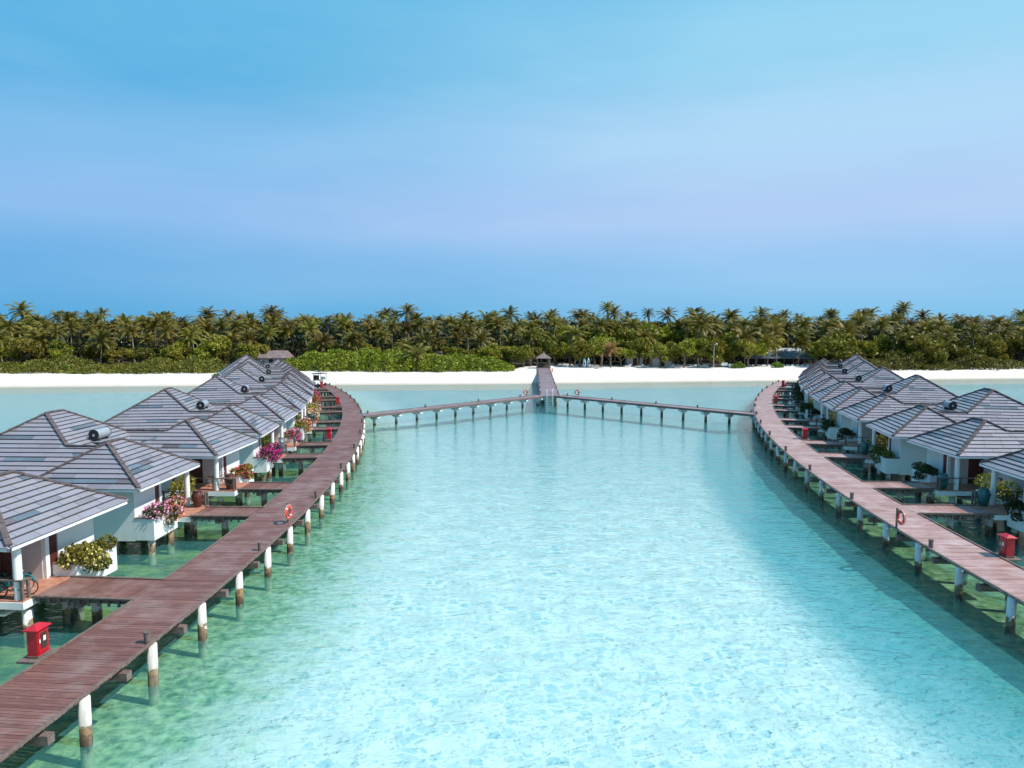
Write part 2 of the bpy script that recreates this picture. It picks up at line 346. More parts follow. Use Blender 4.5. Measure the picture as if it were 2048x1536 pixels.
me = from_np('sea_floor', V, F, 'seabed', True)
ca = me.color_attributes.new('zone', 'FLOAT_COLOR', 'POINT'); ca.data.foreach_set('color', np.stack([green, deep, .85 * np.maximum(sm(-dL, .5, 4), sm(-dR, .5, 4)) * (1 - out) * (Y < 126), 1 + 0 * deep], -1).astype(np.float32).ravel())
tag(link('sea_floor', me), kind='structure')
V, F = grid(np.linspace(-3000, 3000, 7), np.linspace(-400, 3500, 7), lambda X, Y: 0 * X)
tag(link('water', from_np('water', V, F, 'water')), kind='structure')
ts = np.concatenate([np.arange(-7, 40, 1.2), np.array([50, 70, 110, 180, 260])]); bx = np.concatenate([np.linspace(-400, -160, 10)[:-1], np.arange(-160, 165, 2.0), np.linspace(165, 400, 10)])
X, T = np.meshgrid(bx, ts); Y = shore(X) + T; Z = height(X, Y) + .02 + np.where(T > 2, .05 * np.sin(X * .9 + T) * np.cos(X * .37 - T * .6), 0)
n, k = X.shape; I = np.arange(n * k).reshape(n, k); F = np.stack([I[:-1, :-1], I[:-1, 1:], I[1:, 1:], I[1:, :-1]], -1).reshape(-1, 4)
tag(link('beach', from_np('beach', np.stack([X, Y, Z], -1).reshape(-1, 3), F, 'sand', True)), kind='structure')

# leaf litter under the trees
plain('leaf_litter', (.07, .058, .036), .95, .1, .4, .8)
fx = np.arange(-300, 301, 2.0); ft_ = np.concatenate([np.linspace(0, 40, 14), np.linspace(60, 200, 5)]); X, T = np.meshgrid(fx, ft_)
front_ = np.interp(X, [-300, -135, -60, -50, 0, 4, 10, 60, 72, 80, 150, 300], [150, 151, 155, 158, 159, 172, 181, 181, 176, 163, 168, 175]) + .8 * np.sin(X * .7)
Y = front_ + T; Z = height(X, Y) + .10; n, k = X.shape; I = np.arange(n * k).reshape(n, k); F = np.stack([I[:-1, :-1], I[:-1, 1:], I[1:, 1:], I[1:, :-1]], -1).reshape(-1, 4)
tag(link('forest_floor', from_np('forest_floor', np.stack([X, Y, Z], -1).reshape(-1, 3), F, 'leaf_litter', True)), kind='structure')

# ------------------------------------------------------------------ boardwalks
def boardwalk(side, th0, th1, mat, gaps, label):
    root = tag(empty('boardwalk', (*pO(side, (th0 + th1) / 2), 0)), label, 'boardwalk'); R0 = np.array(root.location)
    Rr = RL_O if side == 'L' else RR_O; dth = .152 / Rr / D2R; ths = np.arange(th0, th1, dth); up = unit_plank(mat); rest = MB()
    ntop = 300; first = 12 if side == 'L' else 6
    for i, th in enumerate(ths):
        a, b = pO(side, th), pI(side, th); c = (a + b) / 2; L = np.linalg.norm(b - a) - .02; ang = math.atan2(*(b - a)[::-1]); dz = random.uniform(-.004, .004)
        if first <= i < first + ntop:
            o = link('plank', up, root); o.location = (c[0] - R0[0], c[1] - R0[1], ZD + dz); o.rotation_euler = (0, random.gauss(0, .0012), ang + random.gauss(0, .0015)); o.scale = (L + random.uniform(-.03, .03), .140, .045)
        else:
            u = (b - a) / np.linalg.norm(b - a); v = np.array([-u[1], u[0]]); q = [c + u * (sx_ * L / 2) + v * (sy_ * .07) - R0[:2] for sx_, sy_ in ((-1, -1), (1, -1), (1, 1), (-1, 1))]
            rest.add([(p[0], p[1], ZD - .045 + dz) for p in q] + [(p[0], p[1], ZD + dz) for p in q], [(4, 5, 6, 7), (0, 1, 5, 4), (1, 2, 6, 5), (2, 3, 7, 6), (3, 0, 4, 7)], random.random())
    tag(rest.build('planking', mat, root, rnd=True), kind='stuff')
    # edge boards and the beams under the deck
    def strip(fn, o0, o1, z0, z1, a0, a1, mb):
        n = max(1, int((a1 - a0) / .7)); P = []
        for i in range(n + 1):
            th = a0 + (a1 - a0) * i / n; a, b = pO(side, th), pI(side, th); u = (b - a) / np.linalg.norm(b - a); base = a if fn == 'O' else b; s = 1 if fn == 'O' else -1
            for o, z in ((o0, z0), (o1, z0), (o1, z1), (o0, z1)): q = base + u * o * s - R0[:2]; P.append((q[0], q[1], z))
        fs = [(i * 4 + k, i * 4 + (k + 1) % 4, (i + 1) * 4 + (k + 1) % 4, (i + 1) * 4 + k) for i in range(n) for k in range(4)] + [(0, 1, 2, 3), (n * 4 + 3, n * 4 + 2, n * 4 + 1, n * 4)]
        mb.add(P, fs)
    mb = MB(); strip('I', .0, .09, ZD + .006, ZD + .05, th0, th1, mb); mb.build('edge_board', 'grey_wood', root)
    ed = [th0] + [x for g in sorted(gaps) for x in g] + [th1]; mb = MB()
    for a0, a1 in zip(ed[::2], ed[1::2]):
        if a1 - a0 > .05: strip('O', .0, .09, ZD + .006, ZD + .05, a0, a1, mb)
    mb.build('edge_board', 'grey_wood', root)
    for fn in 'IO':
        mb = MB(); strip(fn, .27 if fn == 'I' else .02, .35 if fn == 'I' else .10, ZD - .24, ZD - .05, th0, th1, mb); mb.build('beam', 'dark_wood', root)
    # piles in pairs with a cross beam
    step = 3.38 / Rr / D2R; th = th0 + step * .55; pile = MB().lathe([(.0, -2.6), (.17, -2.6), (.17, ZD - .055), (0, ZD - .055)], 14).mesh('piling', 'pile', True)
    while th < th1:
        a, b = pO(side, th), pI(side, th); u = (b - a) / np.linalg.norm(b - a)
        for q in (a + u * .35, b - u * .07): o = link('piling', pile, root); o.location = (*(q - R0[:2]), 0); o.rotation_euler = (0, 0, random.uniform(0, 6))
        a, b = pO(side, th + step * .55), pI(side, th + step * .55); u = (b - a) / np.linalg.norm(b - a); mb = MB(); mb.bar((*(a - u * .06 - R0[:2]), ZD - .375), (*(b + u * .10 - R0[:2]), ZD - .375), .26, .265); mb.build('cross_beam', 'grey_wood', root); th += step
    return root, R0

def bollards(root, R0, side, ys_):
    me = MB().lathe([(.0, 0), (.105, 0), (.105, .34), (.125, .345), (.125, .39), (0, .39)], 12).mesh('mooring_post', 'grey_wood')
    for y in ys_:
        q = pI(side, th_of_y(side, y)); o = link('mooring_post', me, root); c = pO(side, th_of_y(side, y)); u = (c - q) / np.linalg.norm(c - q); o.location = (*(q + u * .2 - R0[:2]), ZD + .01)

# ------------------------------------------------------------------ duplex bungalow template (local: x along the walk, y away from it)
LT = 15.07; ZE = 3.85; HZ = 5.75
def mir(p): return (LT - p[0],) + tuple(p[1:])
def fl(pts): return [(p[0], p[1], p[2] if len(p) > 2 else ZE) for p in pts]
half = [fl([(0, 0), (6.35, 0), (3.85, 3.15, HZ), (2.55, 3.15, HZ)]), fl([(0, 6.3), (0, 0), (2.55, 3.15, HZ)]), fl([(6.35, 6.3), (0, 6.3), (2.55, 3.15, HZ), (3.85, 3.15, HZ)]), fl([(6.35, 0), (6.35, 6.3), (3.85, 3.15, HZ)]),
        fl([(2.93, 4.7), (2.93, 4.0), (4.64, 4.0, 5.15), (4.64, 6.87, 5.15)]), fl([(6.35, 6.3), (6.35, 8.5), (4.64, 8.5, 5.15), (4.64, 4.15, 5.15)])]
FACES = list(half)
for f in half:
    g_ = [mir(p) for p in f]; FACES.append([g_[1], g_[0]] + g_[:1:-1])
RV, RZ = 9.57, 6.77
FACES += [fl([(2.93, 4.7), (12.14, 4.7), (8.29, RV, RZ), (6.78, RV, RZ)]), fl([(2.93, 14.44), (2.93, 4.7), (6.78, RV, RZ)]), fl([(12.14, 4.7), (12.14, 14.44), (8.29, RV, RZ)]), fl([(12.14, 14.44), (2.93, 14.44), (6.78, RV, RZ), (8.29, RV, RZ)])]
def face_basis(f):
    p0, p1 = np.array(f[0]), np.array(f[1]); e = (p1 - p0) / np.linalg.norm(p1 - p0); n = np.cross(e, np.array(f[2]) - p0); n /= np.linalg.norm(n); s = np.cross(n, e); return p0, e, s, n
BAS = [face_basis(f) for f in FACES]
def roof_h(u, v, skip=-1):
    best = -9
    for i, f in enumerate(FACES):
        if i == skip: continue
        ok = True
        for a, b in zip(f, f[1:] + f[:1]):
            if (b[0] - a[0]) * (v - a[1]) - (b[1] - a[1]) * (u - a[0]) < -1e-3: ok = False; break
        if ok: p0, e, s, n = BAS[i]; best = max(best, p0[2] - (n[0] * (u - p0[0]) + n[1] * (v - p0[1])) / n[2])
    return best
def clip(poly, P2):
    for a, b in zip(P2, P2[1:] + P2[:1]):
        out = []; ins = lambda p: (b[0] - a[0]) * (p[1] - a[1]) - (b[1] - a[1]) * (p[0] - a[0])
        for i in range(len(poly)):
            p, q = poly[i], poly[(i + 1) % len(poly)]; dp, dq = ins(p), ins(q)
            if dp >= 0: out.append(p)
            if dp * dq < 0: t = dp / (dp - dq); out.append((p[0] + t * (q[0] - p[0]), p[1] + t * (q[1] - p[1])))
        poly = out
        if len(poly) < 3: return []
    return poly
def tile_list(seed):
    r = random.Random(seed); T = []; CH = .338
    for fi, f in enumerate(FACES):
        p0, e, s, n = BAS[fi]; P2 = [((np.array(p) - p0) @ e, (np.array(p) - p0) @ s) for p in f]; amin = min(p[0] for p in P2); amax = max(p[0] for p in P2); bmax = max(p[1] for p in P2)
        j = 0
        while j * CH < bmax - .05:
            b0 = j * CH + (0 if j else -.06); b1 = j * CH + CH * .86; a = amin - r.uniform(0, 1.2); run = 0; dark = False
            while a < amax:
                L = r.choice((1.05, 1.15, 1.15, 1.25)); q = clip([(a + .009, b0), (a + L - .009, b0), (a + L - .009, b1), (a + .009, b1)], [P2[0], P2[1]] + P2[2:] if j else [(P2[0][0], -.1), (P2[1][0], -.1), P2[1]] + P2[2:] + [P2[0]])
                if run <= 0: dark = r.random() < .12; run = r.choice((2, 2, 3)) if dark else r.choice((2, 3, 4))
                run -= 1; a += L
                if len(q) < 3: continue
                ar = .5 * abs(sum(x[0] * y[1] - y[0] * x[1] for x, y in zip(q, q[1:] + q[:1])))
                if ar < .006: continue
                lift = r.uniform(0, .006); top = [p0 + e * x + s * y + n * (.082 - .045 * (y - b0) / (b1 - b0) + lift) for x, y in q]; bot = [p0 + e * x + s * y + n * .004 for x, y in q]
                if all(roof_h(p[0], p[1], fi) > p[2] - .03 for p in top): continue
                k = len(q); fs = [tuple(range(k))] + [(i, k + i, k + (i + 1) % k, (i + 1) % k) for i in range(k)]
                base = np.array((.258, .246, .280)) * r.uniform(.92, 1.08) + np.array((r.uniform(-.01, .014), 0, r.uniform(-.015, .012)))
                if dark: base = np.array((.085, .120, .145)) * r.uniform(.8, 1.45) if r.random() < .75 else np.array((.12, .095, .105)) * r.uniform(.8, 1.2)
                elif r.random() < .07: base = base * .8
                T.append((np.array(top + bot), fs, base, n, ar))
            j += 1
    return T
def tiles_mesh(tl, name='tile'):
    V = []; Fc = []; Cc = []
    for t in tl:
        o = len(V); V += [tuple(p) for p in t[0]]; Fc += [tuple(i + o for i in f) for f in t[1]]; Cc += [(*t[2], 1)] * len(t[0])
    me = bpy.data.meshes.new(name); me.from_pydata(V, [], Fc); ca = me.color_attributes.new('tcol', 'FLOAT_COLOR', 'POINT'); ca.data.foreach_set('color', np.array(Cc, np.float32).ravel()); me.materials.append(MAT['tile']); return me
TILES = tile_list(3)
def split_tiles(cam_local, n=300):
    sc_ = []
    for t in TILES:
        c = t[0].mean(0); d = cam_local - c; L = np.linalg.norm(d); sc_.append(max(0, t[3] @ d) / L ** 3 * t[4])
    idx = np.argsort(sc_)[::-1]; return [TILES[i] for i in idx[:n]], [TILES[i] for i in idx[n:]]
T_ALL = tiles_mesh(TILES, 'roof_tiles')
TSPLIT = {}
for sd, cl in (('L', (-35., -19., 9.)), ('R', (LT + 40., -28., 9.))):
    a, b = split_tiles(np.array(cl)); TSPLIT[sd] = ([tiles_mesh([t]) for t in a], tiles_mesh(b, 'roof_tiles'))
DECKM = MB()
for f in FACES: DECKM.add(f, [tuple(range(len(f)))])
DECKM = DECKM.mesh('roof', 'roof_underlay')
HIPS = []
for mm in (lambda p: p, mir):
    for a, b in (((0, 0, ZE), (2.55, 3.15, HZ)), ((6.35, 0, ZE), (3.85, 3.15, HZ)), ((2.55, 3.15, HZ), (3.85, 3.15, HZ)), ((0, 6.3, ZE), (2.55, 3.15, HZ)), ((4.64, 4.15, 5.15), (3.85, 3.15, HZ)), ((4.64, 4.2, 5.15), (4.64, 6.87, 5.15)), ((4.64, 6.87, 5.15), (6.78, RV, RZ)), ((2.93, 14.44, ZE), (6.78, RV, RZ))): HIPS.append((mm(a), mm(b)))
HIPS.append(((6.78, RV, RZ), (8.29, RV, RZ)))
def caps():
    out = []
    for a, b in HIPS:
        mb = MB(); A, B = Vector(a), Vector(b); L = (B - A).length; n = max(1, int(L / .42)); d = (B - A) / n
        for i in range(n):
            p, q = A + d * i, A + d * (i + 1.08 if i < n - 1 else i + 1); up = Vector((0, 0, .085 + .012 * (i % 2)))
            mb.bar(p + up + Vector((0, 0, .02)), q + up, .21, .075)
        out.append(mb.mesh('ridge_cap', 'ridge_cap'))
    return out
CAPS = caps()
GUT = []
for f in ([(0, 6.3), (0, 0), (6.35, 0), (6.35, 6.3), (6.35, 7.0)], [(2.93, 14.44), (2.93, 5.2)], [(12.14, 14.44), (12.14, 5.2)], [(2.93, 14.5), (12.14, 14.5)]):
    for mm in ((lambda p: p), mir) if f[0] == (0, 6.3) else ((lambda p: p),):
        mb = MB()
        for a, b in zip(f, f[1:]): A, B = Vector((*mm(a), ZE - .07)), Vector((*mm(b), ZE - .07)); e = (B - A).normalized() * .055; mb.bar(A - e, B + e, .11, .14 + .002 * len(mb.v) / 8)
        GUT.append(mb.mesh('gutter', 'gutter_white'))
GUT.append(MB().box(6.36, LT - 6.36, 4.6, 4.7, ZE - .14, ZE).mesh('gutter', 'gutter_white'))
# walls, terraces etc. of one half; h = 0 plain, 1 mirrored
def pmesh(name, mat, fn, smooth=False):
    out = []
    for h in (0, 1):
        mb = MB(); fn(mb)
        if h: mb.v = [mir(p) for p in mb.v]; mb.f = [f[::-1] for f in mb.f]
        out.append((name, mb.mesh(name, mat, smooth)))
    return out
PARTS = []; LOUV = []
PARTS += pmesh('wall', 'wall', lambda b: b.box(1.0, 3.05, .9, 5.5, .85, 4.25))
PARTS += pmesh('wall', 'wall', lambda b: b.box(3.05, 3.58, 1.02, 5.5, .85, 4.25))
PARTS += pmesh('corner_post', 'white_paint', lambda b: b.box(3.5, 3.7, .9, 1.06, ZD - .05, 4.25))
PARTS += pmesh('side_wall', 'render_mauve', lambda b: b.box(3.58, 3.72, 1.06, 2.25, ZD - .05, 4.25))
PARTS += pmesh('wall_lamp', 'black', lambda b: b.box(3.72, 3.80, 1.55, 1.65, ZD + .14, ZD + .24))
PARTS += pmesh('door', 'dark_red_wood', lambda b: (b.box(3.58, 3.69, 2.25, 3.28, ZD, 3.75), b.box(3.69, 3.72, 2.33, 2.74, ZD + .12, 3.6), b.box(3.69, 3.72, 2.80, 3.2, ZD + .12, 3.6)))
PARTS += pmesh('wall', 'wall', lambda b: b.box(3.58, 5.75, 3.3, 7.2, .85, 4.3))
PARTS += pmesh('shutter', 'dark_red_wood', lambda b: [b.box(3.08, 3.47, .93, 1.0, 2.0, 3.85)] + [b.box(3.12, 3.43, .90, .93, 2.05 + i * .085, 2.05 + i * .085 + .05) for i in range(21)])
def planter(b):
    b.box(1.0, 3.4, -.12, -.02, .85, 2.02); b.box(1.0, 1.1, -.02, .9, .85, 2.02); b.box(3.3, 3.4, -.02, .9, .85, 2.02); b.box(1.1, 3.3, -.02, .9, .85, 1.8)
PARTS += pmesh('planter_box', 'wall', planter)
PARTS += pmesh('planter_cap', 'grey_wood', lambda b: (b.box(.97, 3.43, -.15, .01, 2.02, 2.07), b.box(.97, 1.13, .012, .9, 2.02, 2.07), b.box(3.27, 3.43, .012, .9, 2.02, 2.07)))
PARTS += pmesh('terrace_floor', 'terracotta', lambda b: b.box(3.41, 5.80, -.8, 3.3, ZD - .06, ZD + .004))
PARTS += pmesh('terrace_slab', 'white_paint', lambda b: b.box(3.40, 5.84, -.84, 3.3, ZD - .34, ZD - .06))
PARTS += pmesh('column', 'white_paint', lambda b: b.lathe([(.15, ZD), (.15, 4.0)], 14, (5.62, .40, 0)), True)
def rail(b):
    for p in ((5.74, -.74), (5.46, -.74), (5.74, .6), (5.74, 1.9), (5.74, 3.2)): b.box(p[0] - .045, p[0] + .045, p[1] - .045, p[1] + .045, ZD, ZD + .78)
    b.bar((5.42, -.74, ZD + .80), (5.79, -.74, ZD + .80), .12, .05); b.bar((5.74, -.68, ZD + .80), (5.74, 3.25, ZD + .80), .10, .052); b.bar((5.74, -.68, ZD + .42), (5.74, 3.25, ZD + .42), .03, .03)
PARTS += pmesh('railing', 'grey_wood', rail)
PARTS += pmesh('trough', 'wall', lambda b: b.box(6.05, 7.45, 1.4, 2.9, .95, 1.62))
PILE = MB().lathe([(.0, -2.6), (.19, -2.6), (.19, .95), (0, .95)], 12).mesh('piling', 'pile', True)
PILES = [(1.35, .25), (3.05, .15), (1.35, 3.2), (1.4, 6.5), (3.6, 3.2), (5.35, .35), (5.4, 3.0), (4.4, -.5), (5.3, 7), (6.7, 2.1)]; PILES += [mir(p) for p in PILES]; PILES += [(5, 9), (10, 9), (5, 12.5), (10, 12.5), (7.5, 7)]
SLAB = MB().box(1.0, 5.7, .95, 7.1, .8, .86).box(LT - 5.7, LT - 1, .95, 7.1, .8, .86).mesh('floor_slab', 'white_paint')
MAINW = MB().box(4.0, 11.07, 6.6, 13.4, .85, 4.25).mesh('wall', 'wall')
def duplex(side, P0, P1, label, detail):
    P0, P1 = np.array(P0), np.array(P1)
    if side == 'R': P0, P1 = P1, P0
    d = P1 - P0; L = np.linalg.norm(d); s = L / LT; sv = .5 + .5 * s
    r = tag(empty('water_bungalow', (*P0, 0), math.atan2(d[1], d[0]), (s, sv, 1)), label, 'bungalow', 'grey roofed twin bungalows along the %s boardwalk' % ('left' if side == 'L' else 'right'))
    roof = link('roof', DECKM, r)
    if detail:
        for me in TSPLIT[side][0]: link('tile', me, roof)
        tag(link('tiling', TSPLIT[side][1], roof), kind='stuff')
    else: tag(link('tiling', T_ALL, roof), kind='stuff')
    for me in CAPS: link('ridge_cap', me, roof)
    for me in GUT: link('gutter', me, r)
    first = label.startswith('white twin bungalow, first in the left')
    for k, (n_, me) in enumerate(PARTS):
        o = link(n_, me, r)
        if first and n_ in ('terrace_floor', 'terrace_slab', 'railing'): o.location = (0, .9, 0)      # the nearest terrace is shallower
    link('floor_slab', SLAB, r); link('wall', MAINW, r)
    for p in PILES: o = link('piling', PILE, r); o.location = (*p, 0)
    mw = Matrix.Translation((*P0, 0)) @ Matrix.Rotation(math.atan2(d[1], d[0]), 4, 'Z') @ Matrix.Diagonal((s, sv, 1, 1))
    return lambda u, v, z=0.: mw @ Vector((u, v, z))

ORD = ['first', 'second', 'third', 'fourth', 'fifth', 'sixth', 'seventh', 'eighth', 'ninth', 'tenth', 'eleventh', 'twelfth', 'thirteenth', 'fourteenth', 'fifteenth', 'sixteenth', 'seventeenth', 'eighteenth', 'nineteenth', 'twentieth'] + ['twenty-' + q for q in ('first', 'second', 'third', 'fourth', 'fifth', 'sixth', 'seventh', 'eighth', 'ninth')] + ['thirtieth'] + ['thirty-' + q for q in ('first', 'second', 'third', 'fourth', 'fifth', 'sixth', 'seventh', 'eighth', 'ninth')] + ['fortieth']
LD = [((-20.0, 16.4), (-18.53, 33.25)), ((-19.11, 35.46), (-18.51, 50.52)), ((-18.82, 52.3), (-20.16, 65.64))]
for a, b in ((9.02, 12.7), (13.1, 16.6), (17.05, 20.25), (20.65, 23.7), (24.0, 27.0)): LD.append((tuple(pO('L', a, 3.3)), tuple(pO('L', b, 3.3))))
RD = [((28.15, 35.9), (28.66, 50.42)), ((28.33, 51.84), (31.08, 66.55))]
for a, b, o in ((12.58, 16.27, 3.6), (16.5, 19.95, 3.35), (20.3, 23.4, 3.3), (23.75, 26.7, 3.2), (27.0, 29.6, 3.1)): RD.append((tuple(pO('R', a, o)), tuple(pO('R', b, o))))
WING = {}
desc = ['cut off by the photo edge', 'nearest one with its water tank in view', 'behind the nearest tank', 'middle of the row', 'past the middle of the row', 'small in the distance', 'near the beach end', 'last before the beach']
for side, DD in (('L', LD), ('R', RD)):
    for i, (a, b) in enumerate(DD):
        nm = 'left' if side == 'L' else 'right'
        tw = duplex(side, a, b, 'white twin bungalow, %s in the %s row, %s' % (ORD[i], nm, desc[i]), i < (3 if side == 'L' else 2))
        near, farw = (0, 1) if side == 'L' else (1, 0)
        for k, h in enumerate((near, farw)): WING[(side, 2 * i + k)] = (lambda u, v, z=0., tw=tw, h=h: tw(u if not h else LT - u, v, z))

# ------------------------------------------------------------------ gangways
GAPS = {'L': [], 'R': []}
def th_pt(side, p):
    c = CL_O if side == 'L' else CR_O; return math.atan2(p[1] - c[1], (p[0] - c[0]) * (1 if side == 'L' else -1)) / D2R
for side, n in (('L', 16), ('R', 14)):
    mat = 'deck_left' if side == 'L' else 'deck_right'; c, R = (CL_O, RL_O) if side == 'L' else (CR_O, RR_O)
    for i in range(1 if side == 'L' else 0, n):
        W = WING[(side, i)]; fv = .07 if (side, i) == ('L', 1) else -.83; A, B = W(3.42, fv), W(5.38, fv); mid = np.array(((A.x + B.x) / 2, (A.y + B.y) / 2)); v = W(4.4, -1.83) - W(4.4, -.83); v = np.array((v.x, v.y)); v /= np.linalg.norm(v)
        e = mid - c; bq = v @ e; hw = (A - B).length / 2
        if side == 'L': t = -bq + math.sqrt(bq * bq - e @ e + R * R)
        else: t = -bq + math.sqrt(bq * bq - e @ e + R * R)
        if not 1 < t < 12: continue
        root = tag(empty('gangway', (*mid, 0), math.atan2(v[1], v[0])), 'wooden gangway from %s boardwalk to the %s terrace counted from the camera' % ('left' if side == 'L' else 'right', ORD[i - (1 if side == 'L' else 0)]), 'gangway', 'gangways of the %s boardwalk' % ('left' if side == 'L' else 'right'))
        npk = int((t + .06) / .15); det = i < (5 if side == 'L' else 4); mb = MB()
        for k in range(npk):
            x = .02 + (k + .5) * (t + .06) / npk
            if det: o = link('plank', unit_plank(mat), root); o.location = (x, 0, ZD - .008 + random.uniform(-.004, .004)); o.rotation_euler = (0, 0, math.pi / 2 + random.gauss(0, .002)); o.scale = (2 * hw, .137, .045)
            else: mb.box(x - .068, x + .068, -hw, hw, ZD - .05, ZD - .008, random.random())
        if not det: tag(mb.build('planking', mat, root, rnd=True), kind='stuff')
        for s_ in (-1, 1):
            MB().box(0, t, s_ * hw - .06, s_ * hw + .06, ZD - .002, ZD + .055).build('edge_board', 'grey_wood', root)
            b_ = MB(); b_.box(0, t, s_ * (hw - .15) - .05, s_ * (hw - .15) + .05, ZD - .22, ZD - .05)
            for q in np.arange(.2, t, .42): b_.box(q, q + .09, s_ * (hw - .02) - .04, s_ * (hw - .02) + .04, ZD - .30, ZD - .052)
            b_.build('beam', 'grey_wood', root)
        MB().box(t * .45 - .12, t * .45 + .12, -hw, hw, ZD - .42, ZD - .22).build('cross_beam', 'grey_wood', root)
        o = link('piling', PILE, root); o.location = (t * .45, 0, .12)
        p0, p1 = mid + v * t + np.array([-v[1], v[0]]) * hw, mid + v * t - np.array([-v[1], v[0]]) * hw; g_ = sorted((th_pt(side, p0), th_pt(side, p1))); GAPS[side].append(tuple(g_))

bwL, RL0 = boardwalk('L', th_of_y('L', 11.5), 26.6, 'deck_left', GAPS['L'], 'dark brown curved boardwalk on white piles in front of the left bungalows')
bwR, RR0 = boardwalk('R', th_of_y('R', 22), 29.4, 'deck_right', GAPS['R'], 'pale pinkish curved boardwalk on white piles in front of the right bungalows')
bollards(bwL, RL0, 'L', (23.4, 33.0, 43.0, 51.6, 59.8, 67.5, 75, 82, 88.5, 94, 99, 103.5, 108, 113, 118))
bollards(bwR, RR0, 'R', (33.2, 42.4, 50.7, 58.3, 66.3, 74, 81, 88.5, 95, 101, 107, 113, 119, 124))

# ------------------------------------------------------------------ fire hose boxes on little platforms
def fire_box():
    r = empty('fire_hose_box')
    b = MB().box(-.27, .27, -.2, .2, 0, .06).build('plinth', 'grey_wood', r)
    body = MB().box(-.25, .25, -.18, .18, .06, .92).build('cabinet', 'red_paint', r)
    MB().add([(-.33, -.26, .92), (.33, -.26, .92), (.33, .26, .92), (-.33, .26, .92), (-.33, -.26, .95), (.33, -.26, .95), (.33, .26, .95), (-.33, .26, .95), (-.12, 0, 1.07), (.12, 0, 1.07)],
             [(3, 2, 1, 0), (0, 1, 5, 4), (1, 2, 6, 5), (2, 3, 7, 6), (3, 0, 4, 7), (4, 5, 9, 8), (5, 6, 9), (6, 7, 8, 9), (7, 4, 8)]).build('lid', 'red_paint', r)
    d = MB().box(-.21, .21, -.205, -.18, .12, .86).build('door', 'red_paint', r)
    MB().box(-.14, .14, -.212, -.205, .26, .80).build('window', 'dark_glass', d)
    MB().box(-.02, .09, -.216, -.212, .50, .66).build('notice', 'label_white', d); MB().box(-.19, -.15, -.216, -.205, .48, .60).build('handle', 'label_white', d)
    return r
fb = fire_box(); firstbox = True
for side, y, lab in (('L', 22.3, 'red hose cabinet with glass door by the lowest left gangway, nearest of all'), ('L', 64.7, 'red hose cabinet in the middle of the left boardwalk'), ('L', 91.5, 'red hose cabinet on left boardwalk beyond the side footbridge'), ('L', 114.3, 'red hose cabinet at the beach end of the left boardwalk before the buggy'),
                     ('R', 32.1, 'red hose cabinet at the right photo edge, nearest on the right boardwalk'), ('R', 64.7, 'red hose cabinet in the middle of the right boardwalk'), ('R', 92.6, 'red hose cabinet on right boardwalk level with the footbridge'), ('R', 116.5, 'red hose cabinet at the beach end of the right boardwalk')):
    th = th_of_y(side, y); q = pO(side, th, .36); a = pO(side, th); b = pI(side, th); ang = math.atan2(*(b - a)[::-1])
    o = fb if firstbox else copy_thing(fb); firstbox = False
    o.location = (*q, ZD + .01); o.rotation_euler = (0, 0, ang + math.pi / 2); tag(o, lab, 'hose cabinet', 'red hose cabinets along the boardwalks')
    root, R0 = (bwL, RL0) if side == 'L' else (bwR, RR0)
    m_ = MB(); u = (b - a) / np.linalg.norm(b - a); v = np.array([-u[1], u[0]])
    P = [a + u * .02 - v * .5 - R0[:2], a + u * .02 + v * .5 - R0[:2], a - u * .75 + v * .5 - R0[:2], a - u * .75 - v * .5 - R0[:2]]
    m_.add([(*p, ZD - .07) for p in P] + [(*p, ZD + .0) for p in P], [(0, 1, 2, 3), (7, 6, 5, 4), (1, 0, 4, 5), (2, 1, 5, 6), (3, 2, 6, 7), (0, 3, 7, 4)]); m_.build('side_platform', 'grey_wood', root)

# ------------------------------------------------------------------ life rings
def ring():
    r = empty('life_ring'); n, k = 28, 10; R_, q = .31, .075; V = []
    for i in range(n):
        a = 2 * math.pi * i / n
        for j in range(k): b = 2 * math.pi * j / k; V.append(((R_ + q * math.cos(b)) * math.cos(a), q * math.sin(b), .62 + (R_ + q * math.cos(b)) * math.sin(a)))
    mb = MB(); mb.add(V, [(i * k + j, i * k + (j + 1) % k, ((i + 1) % n) * k + (j + 1) % k, ((i + 1) % n) * k + j) for i in range(n) for j in range(k)]); mb.build('float_ring', 'orange_red', r, True)
    for a in (45, 135, 225, 315):
        m2 = MB(); a0 = a * D2R; m2.tube([(R_ * math.cos(a0 + t) , 0, .62 + R_ * math.sin(a0 + t)) for t in (-.06, 0, .06)], .080, 10, False); m2.build('band', 'label_white', r, True)
    m3 = MB(); m3.tube([((R_ + .09 + .03 * math.sin(8 * t)) * math.cos(t), .02, .62 + (R_ + .09 + .03 * math.sin(8 * t)) * math.sin(t)) for t in np.linspace(0, 6.28, 33)], .012, 5, False); m3.build('grab_rope', 'rope', r)
    MB().box(.14, .22, .09, .17, 0, 1.08).bar((.18, .12, 1.04), (0, .0, .98), .03, .03).build('stand', 'grey_wood', r)
    return r
lr = ring(); firstr = True
def put_ring(x, y, rz, lab):
    global firstr
    o = lr if firstr else copy_thing(lr); firstr = False; o.location = (x, y, ZD); o.rotation_euler = (0, 0, rz); tag(o, lab, 'life ring', 'life rings on the walkways')
q = pI('L', th_of_y('L', 37.4)); put_ring(q[0] - .25, q[1], 1.45, 'orange life ring on its post at the lagoon edge of the left boardwalk')
q = pI('R', th_of_y('R', 36.2)); put_ring(q[0] + .25, q[1], 1.55, 'orange life ring on its post at the lagoon edge of the right boardwalk')

